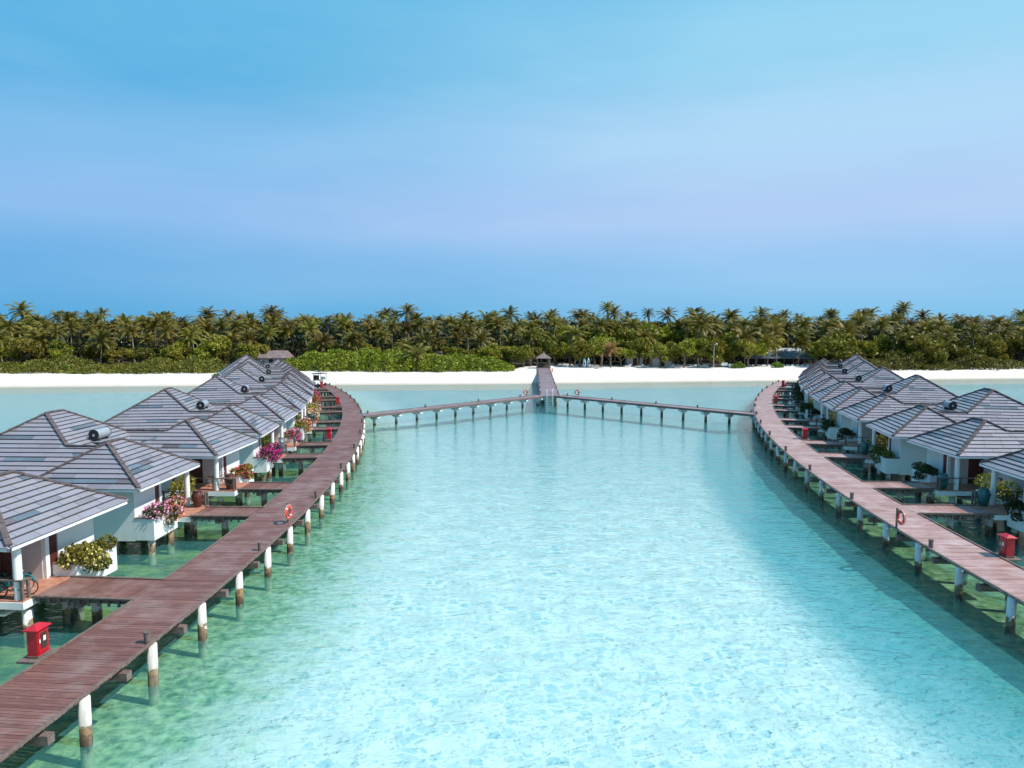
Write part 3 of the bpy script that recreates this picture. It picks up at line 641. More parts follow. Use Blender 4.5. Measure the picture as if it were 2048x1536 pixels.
# ------------------------------------------------------------------ footbridges and pier
J1, J2, J3, J4 = np.array((-17.55, 81.0)), np.array((4.2, 102.3)), np.array((6.9, 102.3)), np.array((28.9, 82.0))
def bridge(name, A, B, wd, label, cat, mat, step, posts, single=True):
    root = tag(empty(name, (*A, 0), math.atan2(*(B - A)[::-1])), label, cat); L = np.linalg.norm(B - A); mb = MB(); n = int(L / .15)
    for k in range(n): mb.box((k + .03) * L / n, (k + .97) * L / n, -wd / 2, wd / 2, ZD - .045, ZD + random.uniform(-.004, .004) + .003, random.random())
    tag(mb.build('planking', mat, root, rnd=True), kind='stuff')
    for s_ in (-1, 1): MB().box(0, L, s_ * (wd / 2 + .03) - .05, s_ * (wd / 2 + .03) + .05, ZD - .19, ZD + .045).build('edge_board', 'grey_wood', root); MB().box(0, L, s_ * wd * .3 - .06, s_ * wd * .3 + .06, ZD - .27, ZD - .046).build('beam', 'dark_wood', root)
    pm = MB().lathe([(.0, -2.6), (.16, -2.6), (.16, ZD - .6), (0, ZD - .6)], 12).mesh('piling', 'pile', True); x = step * .6
    while x < L:
        for yy in ((0,) if single else (-wd * .36, wd * .36)): o = link('piling', pm, root); o.location = (x, yy, 0)
        c_ = MB(); h = wd / 2
        c_.add([(x - .2, -h, ZD - .45), (x + .2, -h, ZD - .45), (x + .2, -.25, ZD - .68), (x - .2, -.25, ZD - .68), (x + .2, .25, ZD - .68), (x - .2, .25, ZD - .68), (x + .2, h, ZD - .45), (x - .2, h, ZD - .45), (x - .2, -h, ZD - .275), (x + .2, -h, ZD - .275), (x + .2, h, ZD - .275), (x - .2, h, ZD - .275)],
               [(0, 3, 2, 1), (3, 5, 4, 2), (5, 7, 6, 4), (0, 1, 9, 8), (6, 7, 11, 10), (8, 9, 10, 11), (1, 2, 4, 6, 10, 9), (0, 8, 11, 7, 5, 3)]); c_.build('cross_beam', 'wall', root); x += step
    for px, py in posts: MB().lathe([(.0, 0), (.1, 0), (.1, .36), (0, .36)], 10, (px, py, ZD)).build('mooring_post', 'grey_wood', root)
    return root
LA = np.linalg.norm(J2 - J1); LB = np.linalg.norm(J4 - J3)
bridge('footbridge', J1, J2 + (J2 - J1) / LA * .3, 1.9, 'straight footbridge on single white piles from left boardwalk to the pier head', 'footbridge', 'deck_far', 3.1, [(q, .8) for q in (1.5, 10, 19, 27)])
bridge('footbridge', J3 - (J4 - J3) / LB * .3, J4, 1.9, 'straight footbridge on single white piles from right boardwalk to the pier head', 'footbridge', 'deck_far', 3.1, [(q, .8) for q in (1.2, 9, 16, 22, 29)])
bridge('pier', np.array((5.5, 101.6)), np.array((7.25, 162.)), 2.75, 'long straight plank pier leading from the lagoon to the beach pavilion', 'pier', 'deck_far', 4.6, [(q, s_ * 1.3) for q in (4, 12, 20, 28, 36, 44, 52) for s_ in (-1, 1)], False)
put_ring(2.0, 101.2, .3, 'small orange life ring left of the swim ladder on the left footbridge'); put_ring(9.4, 101.0, 0, 'small life ring right of the swim ladder on the right footbridge'); put_ring(8.4, 146.5, 1.2, 'red life ring on the right side of the pier over the beach')
r = tag(empty('swim_ladder', (5.45, 101.2, 0)), 'white swim ladder hanging from the pier head into the water', 'ladder')
for s_ in (-.42, .42): MB().tube([(s_, -.1, -1.2), (s_, -.1, 2.35), (s_, .05, 2.5), (s_, .3, 2.4), (s_, .38, ZD)], .05, 8).build('rail', 'white_paint', r, True)
for z in (-.6, -.2, .2, .6, 1.0): MB().box(-.40, .40, -.16, -.04, z, z + .05).build('rung', 'grey_wood', r)

# ------------------------------------------------------------------ buggy at the end of the left boardwalk
r = tag(empty('golf_buggy', (-32.4, 117.6, ZD), -.55, (1.1, 1.1, 1.15)), 'small white open buggy with dark windscreen parked at the far end of the left boardwalk', 'buggy')
MB().add([(-.6, -1.15, .3), (.6, -1.15, .3), (.6, 1.1, .3), (-.6, 1.1, .3), (-.55, -1.1, .72), (.55, -1.1, .72), (.6, -.45, .85), (-.6, -.45, .85), (.6, -.35, .42), (-.6, -.35, .42), (.6, 1.1, .75), (-.6, 1.1, .75), (.6, .35, .42), (-.6, .35, .42), (.6, .4, .75), (-.6, .4, .75)],
         [(3, 2, 1, 0), (0, 1, 5, 4), (4, 5, 6, 7), (7, 6, 8, 9), (9, 8, 12, 13), (13, 12, 14, 15), (15, 14, 10, 11), (11, 10, 2, 3), (1, 2, 10, 14, 12, 8, 6, 5), (0, 4, 7, 9, 13, 15, 11, 3)]).build('body', 'label_white', r)
MB().box(-.56, .56, -.5, -.47, .86, 1.6).build('windscreen', 'dark_glass', r); MB().box(-.66, .66, -.75, 1.1, 1.78, 1.86).build('canopy', 'black', r)
for sx_ in (-.58, .58): MB().bar((sx_, -.5, .85), (sx_, -.45, 1.78), .05, .05).bar((sx_, 1.0, .75), (sx_, 1.0, 1.78), .05, .05).build('canopy_post', 'black', r)
MB().box(-.5, .5, .45, .9, .76, .88).box(-.5, .5, .85, .97, .88, 1.3).build('seat', 'label_white', r)
for sx_ in (-.55, .55):
    for sy_ in (-.75, .75): MB().tube([(sx_ - .09, sy_, .24), (sx_ + .09, sy_, .24)], .24, 14).build('wheel', 'rubber', r)

# ------------------------------------------------------------------ water tanks on the roofs
def tank():
    r = empty('water_tank')
    sh = MB().tube([(-.6, 0, .42), (.6, 0, .42)], .31, 20, False).build('shell', 'tank_shell', r, True)
    for s_ in (-1, 1): e = MB().tube([(s_ * .6, 0, .42), (s_ * .635, 0, .42)], .325, 20).build('end_cap', 'black', r); MB().box(s_ * .636 - .012, s_ * .636 + .012, -.06, .06, .33, .47).build('valve', 'steel', e)
    MB().box(-.45, -.35, -.25, .25, 0, .16).box(.35, .45, -.25, .25, 0, .16).build('cradle', 'dark_wood', r); MB().box(-.75, .75, -.42, .42, -.02, .03).build('base_plate', 'tank_shell', r)
    return r
tk = tank(); ft = True
for side, n in (('L', 8), ('R', 7)):
    for i in range(1, n):
        W = WING[(side, 2 * i)]; P = W(LT / 2 - .25, 6.6); Q = W(LT / 2 + .6, 6.6); P2 = W(LT / 2 - .25, 7.6); o = tk if ft else copy_thing(tk); ft = False
        o.location = (P.x, P.y, 3.85 + .603 * 1.9 + .12); o.rotation_euler = (0, 0, math.atan2(Q.y - P.y, Q.x - P.x))
        tag(o, 'round water tank on the roof of the %s bungalow, %s row' % (ORD[i], 'left' if side == 'L' else 'right'), 'water tank', 'water tanks on the bungalow roofs')

# ------------------------------------------------------------------ leaf clouds
def leaf_quads(P, size, mat, name, up=.35, aspect=.6):
    n = len(P); d = rng.normal(size=(n, 3)); d[:, 2] = d[:, 2] * .6 + up; d /= np.linalg.norm(d, axis=1)[:, None]
    a = np.cross(d, rng.normal(size=(n, 3))); a /= np.linalg.norm(a, axis=1)[:, None]; b = np.cross(d, a); s = size * rng.uniform(.6, 1.35, (n, 1))
    V = np.stack([P - a * s, P - b * s * aspect - d * s * .18, P + a * s, P + b * s * aspect - d * s * .18], 1).reshape(-1, 3); F = np.arange(4 * n).reshape(-1, 4); return from_np(name, V, F, mat)
def blob_pts(n, lobes, shell=.75):
    P = []; tot = sum(r[1] ** 2 for r in lobes)
    for c, r, *fl_ in lobes:
        k = max(4, int(n * r * r / tot)); d = rng.normal(size=(k, 3)); d /= np.linalg.norm(d, axis=1)[:, None]; rad = r * (shell + (1 - shell) * rng.random((k, 1))) * rng.uniform(.85, 1.1, (k, 1)); P.append(np.array(c) + d * rad * np.array([1, 1, fl_[0] if fl_ else .8]))
    return np.concatenate(P)
def bush(x, y, z, lobes, flowers, label, cat='flower bush', leafm='bush_leaf', n=700, size=.085, group=None):
    r = tag(empty('bougainvillea' if flowers else 'shrub', (x, y, z)), label, cat, group)
    tag(link('leaves', leaf_quads(blob_pts(n, lobes), size, leafm, 'leaves'), r), kind='stuff')
    mb = MB()
    for c, rr, *_ in lobes: mb.tube([(c[0] * .1, c[1] * .1, -.1), (c[0] * .5, c[1] * .5, c[2] * .3), c], [.03, .022, .008], 5)
    mb.build('stems', 'twig', r)
    for pm, lb, k in flowers: tag(link('flowers', leaf_quads(blob_pts(k, lb, .88), .065, pm, 'flowers', .3, .8), r), kind='stuff')
    return r
def wl(side, i, u, v, z): p = WING[(side, i)](u, v, z); return (p.x, p.y, z)
def R_(a, b): return random.uniform(a, b)
def rel(side, i, u, v, z, o):      # lobe centre in world axes relative to o
    p = WING[(side, i)](u, v, z); return (p.x - o[0], p.y - o[1], z - o[2])
def planter_bush(side, i, flowers, label, lf='bush_leaf', big=1., n=1000):
    if side == 'L' and i > 3: big *= 1.25
    o = wl(side, i, 2.4, .2, 2.0); lob = []
    for u in (1.4, 1.9, 2.4, 2.9, 3.2): lob.append((rel(side, i, u, R_(-.05, .35), 2.05 + R_(.0, .25) * big, o), .38 * big * R_(.8, 1.2)))
    lob.append((rel(side, i, 2.6, -.25, 1.95, o), .45 * big)); lob.append((rel(side, i, 3.0, -.3, 2.35, o), .42 * big)); lob.append((rel(side, i, 2.2, -.35, 1.65, o), .3 * big))
    fs = []
    for k, pm in enumerate(flowers): sub = lob[2 + k:7:2] + [lob[5 + k]] if k < 2 else lob[:3]; fs.append((pm, [(c, r * 1.1) for c, r in sub], 320 if i < 6 else 330))
    return bush(*o, lob, fs, label, 'flower bush' if flowers else 'bush', lf, n if i < 6 else 500, .085 if i < 6 else .12, 'planter bushes at the bungalow terraces')
planter_bush('L', 1, ['petal_yellow'], 'big yellow green bush spilling from the nearest left planter above the lowest gangway', big=1.35, n=1900)
planter_bush('L', 2, ['petal_pink', 'petal_orange', 'petal_pink'], 'pink and orange bougainvillea in the planter by the second left gangway', 'dark_leaf', 1.2)
planter_bush('L', 3, ['petal_red'], 'green planter bush tipped with red flowers at third left terrace')
planter_bush('L', 4, ['petal_magenta', 'petal_magenta', 'petal_magenta'], 'vivid magenta bougainvillea at the fourth left terrace', 'dark_leaf', 1.15)
planter_bush('L', 5, ['petal_magenta', 'petal_pink'], 'magenta and pale pink bougainvillea at the fifth left terrace')
planter_bush('L', 6, ['petal_pink', 'petal_orange'], 'pink and orange bougainvillea at the sixth left terrace')
planter_bush('L', 7, ['petal_orange', 'petal_cream'], 'orange and cream bougainvillea at the seventh left terrace', big=1.2)
planter_bush('L', 8, ['petal_cream', 'petal_red'], 'cream and red bougainvillea at the eighth left terrace', big=1.1)
planter_bush('L', 9, ['petal_red', 'petal_red'], 'red bougainvillea at the ninth left terrace', big=1.2)
planter_bush('L', 10, ['petal_red', 'petal_magenta'], 'red and magenta bougainvillea at the tenth left terrace', big=1.1)
planter_bush('L', 11, ['petal_red', 'petal_red'], 'small red bougainvillea at the eleventh left terrace near the beach')
for i, lab in ((0, 'dark green bush in the white planter cut by the right photo edge'), (1, 'dark leggy bush in the white planter of the second right terrace'), (2, 'dark green bush overhanging the white planter of the third right terrace'), (3, 'dark bush with a few red flowers at the fourth right terrace'), (4, 'dark green bush at the fifth right terrace'), (5, 'dark bush with few red flowers at the sixth right terrace'), (6, 'dark green bush at the seventh right terrace'), (7, 'dark bulky bush at the eighth right terrace'), (8, 'dark bulky bush at the ninth right terrace'), (9, 'dark bush at the tenth right terrace'), (10, 'dark bush at the eleventh right terrace'), (11, 'dark bush at the twelfth right terrace nearest the beach')):
    planter_bush('R', i, [], lab, 'dark_leaf' if i != 2 else 'bush_leaf', 1.0 if i < 6 else 1.25)
# the round bushes in the gap between two terraces of a bungalow
for side, n in (('L', 6), ('R', 6)):
    for i in range(1 if side == 'L' else 0, n):
        o = wl(side, 2 * i, 7.5, 1.6, 1.6); lob = [((R_(-.3, .3), R_(-.5, .5), .1), .85), ((R_(-.5, .5), R_(-.9, .9), .55), .75), ((0, R_(.3, .8), .75), .65), ((R_(-.4, .4), -.7, -.1), .6), ((.3 if side == 'L' else -.3, 0, -.45), .6)]
        bush(*o, lob, [], 'round yellow green bush between the two terraces of the %s bungalow in the %s row' % (ORD[i], 'left' if side == 'L' else 'right'), 'bush', 'bush_leaf', 1500 if i < 3 else 600, .08 if i < 3 else .13, 'bushes between paired terraces')

# ------------------------------------------------------------------ urns and bicycles on the terraces
def urn(mat):
    r = empty('urn'); MB().lathe([(0, 0), (.17, 0), (.22, .1), (.31, .42), (.33, .62), (.29, .78), (.22, .85), (.25, .90), (.25, .93), (.19, .93), (.18, .85), (0, .8)], 20).build('jar', mat, r, True)
    MB().lathe([(.345, .58), (.352, .61), (.345, .64)], 20).build('band', mat, r, True); return r
ub, ut = urn('brown_glaze'), urn('teal_glaze'); used = {'b': False, 't': False}
for side, i, k, lab in (('L', 2, 'b', 'brown glazed jar at the railing corner above the second left gangway'), ('L', 3, 'b', 'brown glazed jar behind the railing of the third left terrace'), ('L', 4, 't', 'teal glazed jar at the fourth left terrace corner'), ('L', 7, 't', 'small teal glazed jar at the seventh left terrace'),
                        ('R', 1, 't', 'teal glazed jar behind the railing of the second right terrace'), ('R', 0, 't', 'large dark teal jar at the first right terrace by the photo edge'), ('R', 2, 't', 'dark teal jar at the third right terrace'), ('R', 6, 't', 'small teal jar at the seventh right terrace')):
    src = ub if k == 'b' else ut; o = copy_thing(src) if used[k] else src; used[k] = True; o.location = wl(side, i, 5.36, -.33, ZD + .006); o.scale = (1, 1, 1.08) if i else (1.1, 1.1, 1.15); tag(o, lab, 'jar', 'glazed jars on the terraces')
def bike(mat):
    r = empty('bicycle')
    for x in (-.52, .52):
        w_ = MB(); n, k = 22, 6; V = [((x + (.31 + .022 * math.cos(6.283 * j / k)) * math.cos(6.283 * i / n)), .022 * math.sin(6.283 * j / k), .335 + (.31 + .022 * math.cos(6.283 * j / k)) * math.sin(6.283 * i / n)) for i in range(n) for j in range(k)]
        w_.add(V, [(i * k + j, i * k + (j + 1) % k, ((i + 1) % n) * k + (j + 1) % k, ((i + 1) % n) * k + j) for i in range(n) for j in range(k)]); wh = w_.build('wheel', 'rubber', r, True)
        s_ = MB()
        for q in range(6): a = math.pi * q / 6; s_.tube([(x - .3 * math.cos(a), 0, .335 - .3 * math.sin(a)), (x + .3 * math.cos(a), 0, .335 + .3 * math.sin(a))], .004, 4)
        s_.build('spokes', 'steel', wh)
        MB().tube([(x + .38 * math.cos(a), 0, .335 + .38 * math.sin(a)) for a in np.linspace(.5, 2.6, 8)], .025, 6).build('mudguard', mat, r)
    f = MB()
    for a, b in (((-.52, 0, .335), (-.02, 0, .29)), ((-.02, 0, .29), (-.18, 0, .82)), ((-.18, 0, .72), (-.52, 0, .335)), ((-.02, 0, .29), (.34, 0, .72)), ((-.14, 0, .62), (.33, 0, .80)), ((.52, 0, .335), (.31, 0, .98))): f.tube([a, b], .02, 7)
    f.build('frame', mat, r); MB().tube([(.22, -.28, 1.0), (.33, -.18, .99), (.31, 0, .98), (.33, .18, .99), (.22, .28, 1.0)], .014, 6).build('handlebar', 'steel', r)
    MB().add([(-.32, -.1, .84), (-.05, -.03, .85), (-.05, .03, .85), (-.32, .1, .84), (-.32, -.1, .9), (-.05, -.03, .89), (-.05, .03, .89), (-.32, .1, .9)], [(3, 2, 1, 0), (4, 5, 6, 7), (0, 1, 5, 4), (1, 2, 6, 5), (2, 3, 7, 6), (3, 0, 4, 7)]).build('saddle', 'black', r); return r
bt, br = bike('teal_frame'), bike('red_frame')
def put_bike(o, side, i, u, v, rz, lab): o.location = wl(side, i, u, v, ZD + .006); o.rotation_euler = (0.05, 0, rz); tag(o, lab, 'bicycle', 'bicycles parked on the terraces')
put_bike(bt, 'L', 1, 5.45, .75, .35, 'teal bicycle parked by the railing on the nearest left terrace'); put_bike(copy_thing(bt), 'L', 1, 5.1, 1.2, .3, 'second teal bicycle behind the first on the nearest left terrace, nearer the door'); put_bike(br, 'L', 3, 4.6, .7, .2, 'dark red bicycle leaning on the third left terrace behind the column')

# ------------------------------------------------------------------ island: palms
def palm_crown(seed, mat, nf=24, L=3.9, droop=1.0):
    r = np.random.default_rng(seed); V = []; F = []
    for k in range(nf):
        az = k * 2.399 + r.uniform(-.3, .3); t = (k + .5) / nf; el = (86 - 128 * t ** 1.25) * D2R + r.uniform(-.12, .12); Lk = L * r.uniform(.85, 1.12) * (.78 + .3 * math.sin(math.pi * min(1, t + .12)))
        ca, sa = math.cos(az), math.sin(az); p = np.zeros(3); pts = [p.copy()]; e = el; ns = 12
        for i in range(ns): e -= (.03 + .13 * (i / ns)) * droop * (1.1 if el > 0 else .7); p = p + Lk / ns * np.array([math.cos(e) * ca, math.cos(e) * sa, math.sin(e)]); pts.append(p.copy())
        sd = np.array([-sa, ca, 0])
        for i in range(1, ns):
            a, b = pts[i], pts[i + 1]; d = (b - a) / np.linalg.norm(b - a); up = np.cross(d, sd); prof = math.sin(math.pi * min(1, .12 + .88 * i / ns)) ** .6; ll = Lk * .25 * prof * r.uniform(.8, 1.15)
            for s_ in (-1, 1):
                for q in (0., .5):
                    o = len(V); a2 = a + (b - a) * q; tip = a2 + d * ll * .55 + sd * s_ * ll * .78 - np.array([0, 0, 1]) * ll * r.uniform(.25, .75) + up * 0
                    V += [a2, a2 + (b - a) * .62, tip]; F.append((o, o + 1, o + 2))
        for i in range(ns):
            o = len(V); w_ = .07 * (1 - i / ns) + .012; V += [pts[i] + sd * w_, pts[i] - sd * w_, pts[i + 1]]; F.append((o, o + 1, o + 2))
    me = from_np('crown', np.array(V), np.array(F), mat); return me
def trunk_mesh(h, bend, mat='palm_bark'):
    n = 7; pts = [(bend * h * (i / n) ** 1.8, 0, h * i / n - .3 * (i == 0)) for i in range(n + 1)]; return MB().tube(pts, [.19 - .08 * i / n + (.09 if i == 0 else 0) for i in range(n + 1)], 7).mesh('trunk', mat, True), pts[-1]
CR = [palm_crown(100 + s, 'palm_leaf', random.choice((22, 25, 28)), R_(3.6, 4.4), R_(.85, 1.25)) for s in range(9)]
TR = [trunk_mesh(8.0, b) for b in (0.0, .1, -.08, .18, .05)]
NUTS = MB()
for k in range(9): a = k * .7; NUTS.lathe([(0, -.14), (.1, -.08), (.13, 0), (.1, .09), (0, .14)], 6, (.24 * math.cos(a), .24 * math.sin(a), -.3 - .08 * (k % 3)))
NUTS = NUTS.mesh('coconuts', 'dark_wood')
def palm(x, y, h, label, group, cs=1., crown=None, bend=None):
    z0 = float(height(np.array(x), np.array(y))); r = tag(empty('coconut_palm', (x, y, z0), R_(0, 6.28)), label, 'palm tree', group)
    tm, top = random.choice(TR) if bend is None else trunk_mesh(8.0, bend); t = link('trunk', tm, r); t.scale = (h / 8, h / 8 if h < 8 else 1, h / 8)
    c = link('crown', crown or random.choice(CR), r); c.location = (top[0] * h / 8, 0, h); c.rotation_euler = (R_(-.12, .12), R_(-.12, .12), R_(0, 6.28)); c.scale = (cs, cs, cs * R_(.9, 1.1))
    n_ = link('coconuts', NUTS, r); n_.location = c.location
    return r
PIX = lambda px, d: (px - 1024) / 1409 * d
for px, d, cz, cs, lab in ((48, 212, 15.2, 1.0, 'tall thin palm standing alone above the canopy at the far left'), (551, 214, 14.6, .95, 'tall palm rising above the canopy over the left bungalow roofs'), (1403, 178, 11.0, 1.25, 'large palm with wide dark crown rising behind the beach lamp'), (1692, 176, 8.4, 1.2, 'broad palm with hanging fronds above the right bungalow roofs'),
                           (1536, 171, 6.2, 1.0, 'palm with brown hanging fronds in front of the grey beach restaurant'), (1490, 172, 7.6, 1.1, 'leaning palm left of the grey beach restaurant'), (1214, 225, 16.2, .95, 'palm on the highest point of the canopy right of the pier'), (1812, 224, 15.8, 1.0, 'tall palm above the canopy over the right bungalows'), (810, 216, 14.8, 1., 'tall palm above the canopy left of the pier over the hedge')):
    x = PIX(px, d); palm(x, d, cz - 1.1, lab, None, cs)
palm(PIX(835, 158.5), 158.5, 3.4, 'short bright palm growing out of the big green hedge', None, .95, palm_crown(77, 'bright_palm_leaf', 24, 4.2, .95), .02)
palm(PIX(1222, 166), 166, 4.3, 'lone palm with yellow brown fronds standing on the open sand', None, .8, palm_crown(78, 'dry_palm_leaf', 17, 3.6, .9), .12)
for px in (300, 415): palm(PIX(px, 153), 153, .7, 'small young yellow palm at the left shrub edge, %s one' % ('left' if px == 300 else 'right'), None, .5, palm_crown(79, 'bright_palm_leaf', 16, 4.0, .8), 0.)
rows = [(169, 179, 64, 5.2, 8.4, 'front'), (182, 194, 78, 7.8, 10.4, 'second'), (198, 212, 78, 9.2, 11.4, 'third'), (216, 236, 78, 9.8, 12.8, 'rear')]
cnt = {}
for d0, d1, n, h0, h1, rn in rows:
    half_ = .76 * d1
    for k in range(n):
        x = -half_ + 2 * half_ * (k + R_(.05, .95)) / n; d = R_(d0, d1)
        if rn == 'front' and (6 < x < 62 and R_(0, 1) < .72 or -60 < x < -50): continue
        if rn == 'front' and x > 75 and R_(0, 1) < .45: continue
        if rn == 'rear' and R_(0, 1) < .18: h = R_(12.2, 13.4)
        else: h = R_(h0, h1)
        sec = 'far left part' if x < -.3 * d else 'left middle part' if x < 3 else 'right middle part' if x < .33 * d else 'far right part'
        key = (rn, sec); cnt[key] = cnt.get(key, 0) + 1
        palm(x, d, h, 'coconut palm, %s row, %s from left in the grove\'s %s' % (rn, ORD[cnt[key] - 1], sec), 'coconut palms of the grove behind the beach', R_(.66, .96))

# broadleaf trees along the beach edge
def tree_proto(seed, mat='tree_leaf', n=1500):
    global rng
    r = random.Random(seed); lob = []
    for k in range(11): a = r.uniform(0, 6.28); q = r.uniform(.3, 2.7); lob.append(((q * math.cos(a), q * math.sin(a), r.uniform(2.6, 5.6) - q * .25), r.uniform(.9, 1.5), .75))
    t = MB(); t.tube([(0, 0, -.3), (.1, .05, 1.2), (.05, .15, 2.4)], [.26, .2, .15], 7)
    for c, rr, _ in lob[:7]: t.tube([(.05, .1, 1.6), (c[0] * .5, c[1] * .5, 2.2 + c[2] * .15), c], [.11, .07, .025], 5)
    return t.mesh('trunk', 'bark', True), leaf_quads(blob_pts(n, lob, .6), .26, mat, 'crown', .45)
TP = [tree_proto(s) for s in range(5)]
def btree(x, y, s, label, group=None, zs=1.):
    z0 = float(height(np.array(x), np.array(y))); r = tag(empty('broadleaf_tree', (x, y, z0), R_(0, 6.28), (s, s, s * zs)), label, 'tree', group); a, b = random.choice(TP); link('trunk', a, r); link('crown', b, r); return r
secs = [((4, 60), 26, 168, 178, .85, 1.3, 'round leafy tree shading the sand right of the pier', 'trees behind the open beach right of the pier'), ((-6, 3), 5, 163, 172, .8, 1.15, 'leafy tree just left of the beach pavilion', 'trees beside the beach pavilion'), ((74, 135), 40, 163, 180, .75, 1.4, 'bushy tree at the beach edge behind the right bungalows', 'trees at the right beach edge'),
        ((-128, -60), 30, 164, 178, .7, 1.15, 'leafy tree under the palms at the far left', 'trees under the far left palms'), ((-52, -2), 18, 168, 182, .7, 1.0, 'leafy tree behind the big green hedge', 'trees behind the big hedge'), ((10, 75), 16, 182, 200, 1.3, 1.8, 'tall leafy tree among the palms right of the pier', 'tall trees among the palms')]
for (x0, x1), n, d0, d1, s0, s1, lab, grp in secs:
    for k in range(n): btree(x0 + (x1 - x0) * (k + R_(.1, .9)) / n, R_(d0, d1), R_(s0, s1), lab + ', ' + ORD[k] + ' from left', grp, R_(.85, 1.15))
# hedges: read as single green masses
def hedge(name, x0, x1, front, depth, hfun, n, size, mat, label):
    X = rng.uniform(x0, x1, n); T = rng.random(n); fy = front(X) + .8 * np.sin(X * .5) + .5 * np.sin(X * 1.7); Y = fy + depth * T ** 1.2
    bl = .5 + .28 * np.sin(X * .9 + Y * .5) + .22 * np.sin(X * 2.3 - Y * 1.1) * np.cos(Y * 1.4); H = hfun(X) * (np.clip(T * 3.2, 0, 1) ** .5) * (.72 + .4 * bl); fr_ = rng.random(n) < .3
    Z = 1.0 + np.where(fr_, H * rng.random(n), H - rng.random(n) * .35); return tag(link(name, leaf_quads(np.stack([X, Y, Z], -1), size, mat, name, .6)), label, 'shrubs', kind='stuff')
hedge('beach_hedge', -51, .5, lambda X: 154.5 + 0 * X, 14, lambda X: np.interp(X, [-51, -46, -32, -20, -6, -2, .5], [2.6, 4.2, 4.6, 3.6, 3.3, 2.2, .8]), 17000, .30, 'hedge_leaf', 'dense bright green shrub thicket along the sand left of the pier')
hedge('beach_scrub', -135, -60, lambda X: np.interp(X, [-135, -60], [146.5, 150.5]), 15, lambda X: 2.0 + .9 * np.sin(X * .23) + .6 * np.sin(X * .61), 20000, .28, 'hedge_leaf_olive', 'low olive green scrub along the sand at the far left')
hedge('beach_scrub', 76, 150, lambda X: np.interp(X, [76, 150], [158.5, 163]), 10, lambda X: 2.4 + 1.0 * np.sin(X * .3) + .7 * np.sin(X * .71), 12000, .28, 'hedge_leaf_olive', 'green scrub along the sand behind the right bungalows')
X = rng.uniform(-190, 190, 52000); Y = 180 + 66 * rng.random(52000) ** .7; Z = 1 + rng.random(52000) ** .8 * np.interp(Y, [180, 200, 225, 246], [4.5, 8.0, 10.2, 11.2])
k = ~((np.abs(X - 62) < 24) & (Y < 188)); tag(link('jungle', leaf_quads(np.stack([X, Y, Z], -1)[k], .8, 'jungle_leaf', 'jungle', .4)), 'dark undergrowth filling the island behind the palm trunks', 'undergrowth', kind='stuff')
# separate shrubs on the sand
for px, d, s, lab in ((1478, 165, 1.0, 'low green shrub on the sand beside the white sign'), (1556, 166, .9, 'small round green shrub in front of the beach restaurant'), (438, 140, .9, 'small shrub on the sand beside the far left roofs'), (130, 152.5, 1.3, 'low round shrub standing forward at the left beach edge'), (350, 157, 1.7, 'tall round bright shrub in the left scrub')):
    x = PIX(px, d); bush(x, d, float(height(np.array(x), np.array(d))) + .3, [((0, 0, .3 * s), 1.1 * s), ((1.0 * s, .2, .1), .8 * s), ((-1.0 * s, 0, .15), .85 * s)], [], lab, 'shrub', 'hedge_leaf', 420, .2)

# ------------------------------------------------------------------ buildings and things on the beach
GZ = lambda x, y: float(height(np.array(float(x)), np.array(float(y))))
def hip(name, mat, parent, hx, hy, z0, z1, rx=.0, th=.12):
    return MB().add([(-hx, -hy, z0), (hx, -hy, z0), (hx, hy, z0), (-hx, hy, z0), (-hx, -hy, z0 + th), (hx, -hy, z0 + th), (hx, hy, z0 + th), (-hx, hy, z0 + th), (-rx, 0, z1), (rx, 0, z1)], [(3, 2, 1, 0), (0, 1, 5, 4), (1, 2, 6, 5), (2, 3, 7, 6), (3, 0, 4, 7), (4, 5, 9, 8), (5, 6, 9), (6, 7, 8, 9), (7, 4, 8)]).build(name, mat, parent)
r = tag(empty('beach_pavilion', (7.35, 164.6, 1.15)), 'small open pavilion with pyramid roof at the landward end of the pier', 'pavilion')
hip('roof', 'thatch', r, 1.75, 1.75, 2.45, 3.7, .05); MB().lathe([(.16, 3.6), (.2, 3.75), (.06, 4.0), (0, 4.15)], 8).build('finial', 'thatch', r)
for sx_ in (-1.45, 1.45):
    for sy_ in (-1.45, 1.45): MB().box(sx_ - .09, sx_ + .09, sy_ - .09, sy_ + .09, 0, 2.46).build('post', 'grey_wood', r)
MB().box(-1.6, 1.6, -1.6, 1.6, -.4, .38).build('floor', 'dark_wood', r); MB().box(-1.3, 1.3, 1.15, 1.4, .38, .85).build('bench', 'grey_wood', r)
def hut(px, d, hx, hy, z0, z1, lab, mat='thatch', rx=2.):
    x = PIX(px, d); r = tag(empty('thatched_hut', (x, d, 1.1)), lab, 'hut'); hip('roof', mat, r, hx, hy, z0, z1, rx); MB().box(-hx + .6, hx - .6, -hy + .6, hy - .6, -.3, z0 + .05).build('wall', 'render_mauve', r); MB().box(-.5, .5, -hy + .56, -hy + .6, 0, 2.0).build('door', 'dark_wood', r); return r
hut(548, 172, 4.0, 3.0, 2.2, 4.0, 'brown thatched hut roof half hidden behind the far left bungalows', rx=3.4)
hut(885, 172, 2.6, 2.2, 2.3, 3.9, 'small thatched hut among the trunks behind the big hedge')
hut(1322, 176, 3.0, 2.6, 2.3, 3.7, 'thatched hut in the shade of the trees right of the lone palm')
hut(1268, 178, 2.6, 2.2, 2.3, 3.4, 'pale roofed hut deep in shade behind the lone palm', 'pale_roof')
x = PIX(1543, 176); r = tag(empty('beach_restaurant', (x, 176, 1.15)), 'long grey roofed beach restaurant with dark open front and white low walls', 'restaurant')
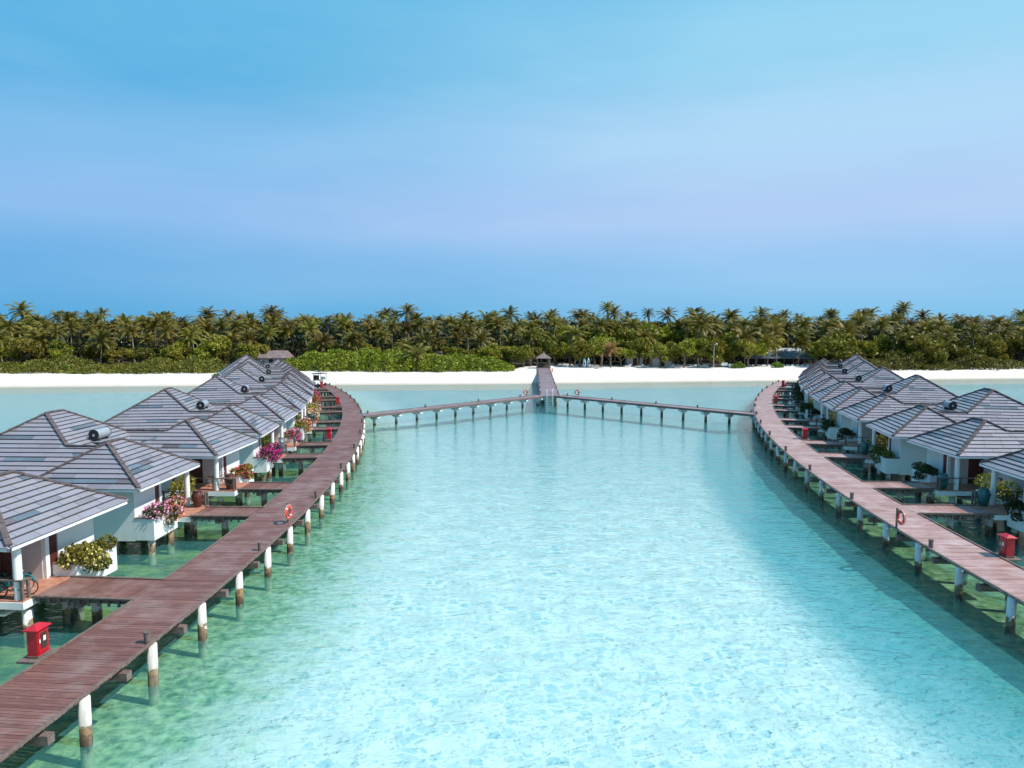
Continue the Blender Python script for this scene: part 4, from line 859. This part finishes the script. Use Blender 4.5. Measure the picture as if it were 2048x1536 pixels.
def slope(name, mat, x0, x1, y0, y1, z0, z1): return MB().add([(x0, y0, z0), (x1, y0, z0), (x1 - .8, y1, z1), (x0 + .8, y1, z1), (x0, y0, z0 + .14), (x1, y0, z0 + .14), (x1 - .8, y1, z1 + .14), (x0 + .8, y1, z1 + .14)], [(3, 2, 1, 0), (4, 5, 6, 7), (0, 1, 5, 4), (1, 2, 6, 5), (2, 3, 7, 6), (3, 0, 4, 7)]).build(name, mat, r)
slope('roof', 'metal_roof', -7.5, 9.5, -3.0, 1.5, 1.9, 3.45); slope('roof', 'pale_roof', -7.2, 9.2, 1.4, 4.0, 3.5, 4.1); slope('roof', 'pale_roof', -7.0, 1.0, 4.1, 7.5, 4.25, 5.0)
MB().box(-6.8, 8.9, 1.6, 1.8, -.2, 3.4).build('back_wall', 'dark_wood', r)
for q in np.arange(-7.2, 9.4, 2.35): MB().box(q - .1, q + .1, -2.7, -2.5, -.2, 2.0).build('post', 'dark_wood', r)
for q in np.arange(-6.9, 9.0, 1.2): MB().box(q, q + .85, -2.85, -2.72, .0, .42).build('low_wall', 'label_white', r)
r = tag(empty('lamp_post', (PIX(1428, 166), 166, GZ(48, 166))), 'tall thin white lamp post with round lamp on the beach', 'lamp post')
MB().tube([(0, 0, -.2), (0, 0, 5.2), (.1, 0, 5.55), (.45, 0, 5.75)], [.06, .05, .04, .035], 8).build('pole', 'label_white', r, True); MB().lathe([(0, -.16), (.14, -.1), (.18, 0), (.12, .12), (0, .16)], 12, (.6, 0, 5.75)).build('lamp_head', 'label_white', r, True)
r = tag(empty('sign_board', (PIX(1450, 168), 168, 1.1)), 'white sign board on two legs in front of the trees', 'sign')
MB().box(-.7, .7, -.04, .04, .55, 1.25).build('board', 'label_white', r)
for s_ in (-.5, .5): MB().box(s_ - .05, s_ + .05, .05, .13, -.2, 1.2).build('leg', 'grey_wood', r)
for s_, px, lab in ((.0, 1169, 'pale blue kayak standing upright by the trees, left one'), (.1, 1177, 'pale blue kayak standing upright by the trees, right one')):
    r = tag(empty('kayak', (PIX(px, 167), 167 + s_, 1.0), s_ * 3), lab, 'kayak', 'kayaks standing upright'); MB().lathe([(0, 0), (.2, .25), (.36, .9), (.38, 1.5), (.26, 2.2), (0, 2.7)], 12).build('hull', 'kayak_blue', r, True); MB().lathe([(.17, 1.05), (.22, 1.25), (.17, 1.5)], 10, (0, -.22, 0)).build('cockpit', 'black', r)
def lounger():
    r = empty('sun_lounger'); MB().box(-.32, .32, -.95, .35, .28, .36).build('seat', 'label_white', r); MB().bar((0, .35, .32), (0, .92, .72), .64, .07).build('backrest', 'label_white', r)
    for a in (-.26, .26):
        for b in (-.85, .3): MB().box(a - .03, a + .03, b - .03, b + .03, -.05, .28).build('leg', 'label_white', r)
    return r
lg = lounger()
for k, (px, d) in enumerate(((1130, 168), (1188, 169), (1256, 170), (1290, 169.5), (1345, 169), (1362, 170), (1385, 168.5), (1400, 169.5), (1412, 168), (1462, 167))):
    o = lg if k == 0 else copy_thing(lg); x = PIX(px, d); o.location = (x, d, GZ(x, d) + .06); o.rotation_euler = (0, 0, R_(-1.2, 1.2)); tag(o, 'white sun lounger under the trees, %s from the pier counting right' % ORD[k], 'lounger', 'white sun loungers under the trees')
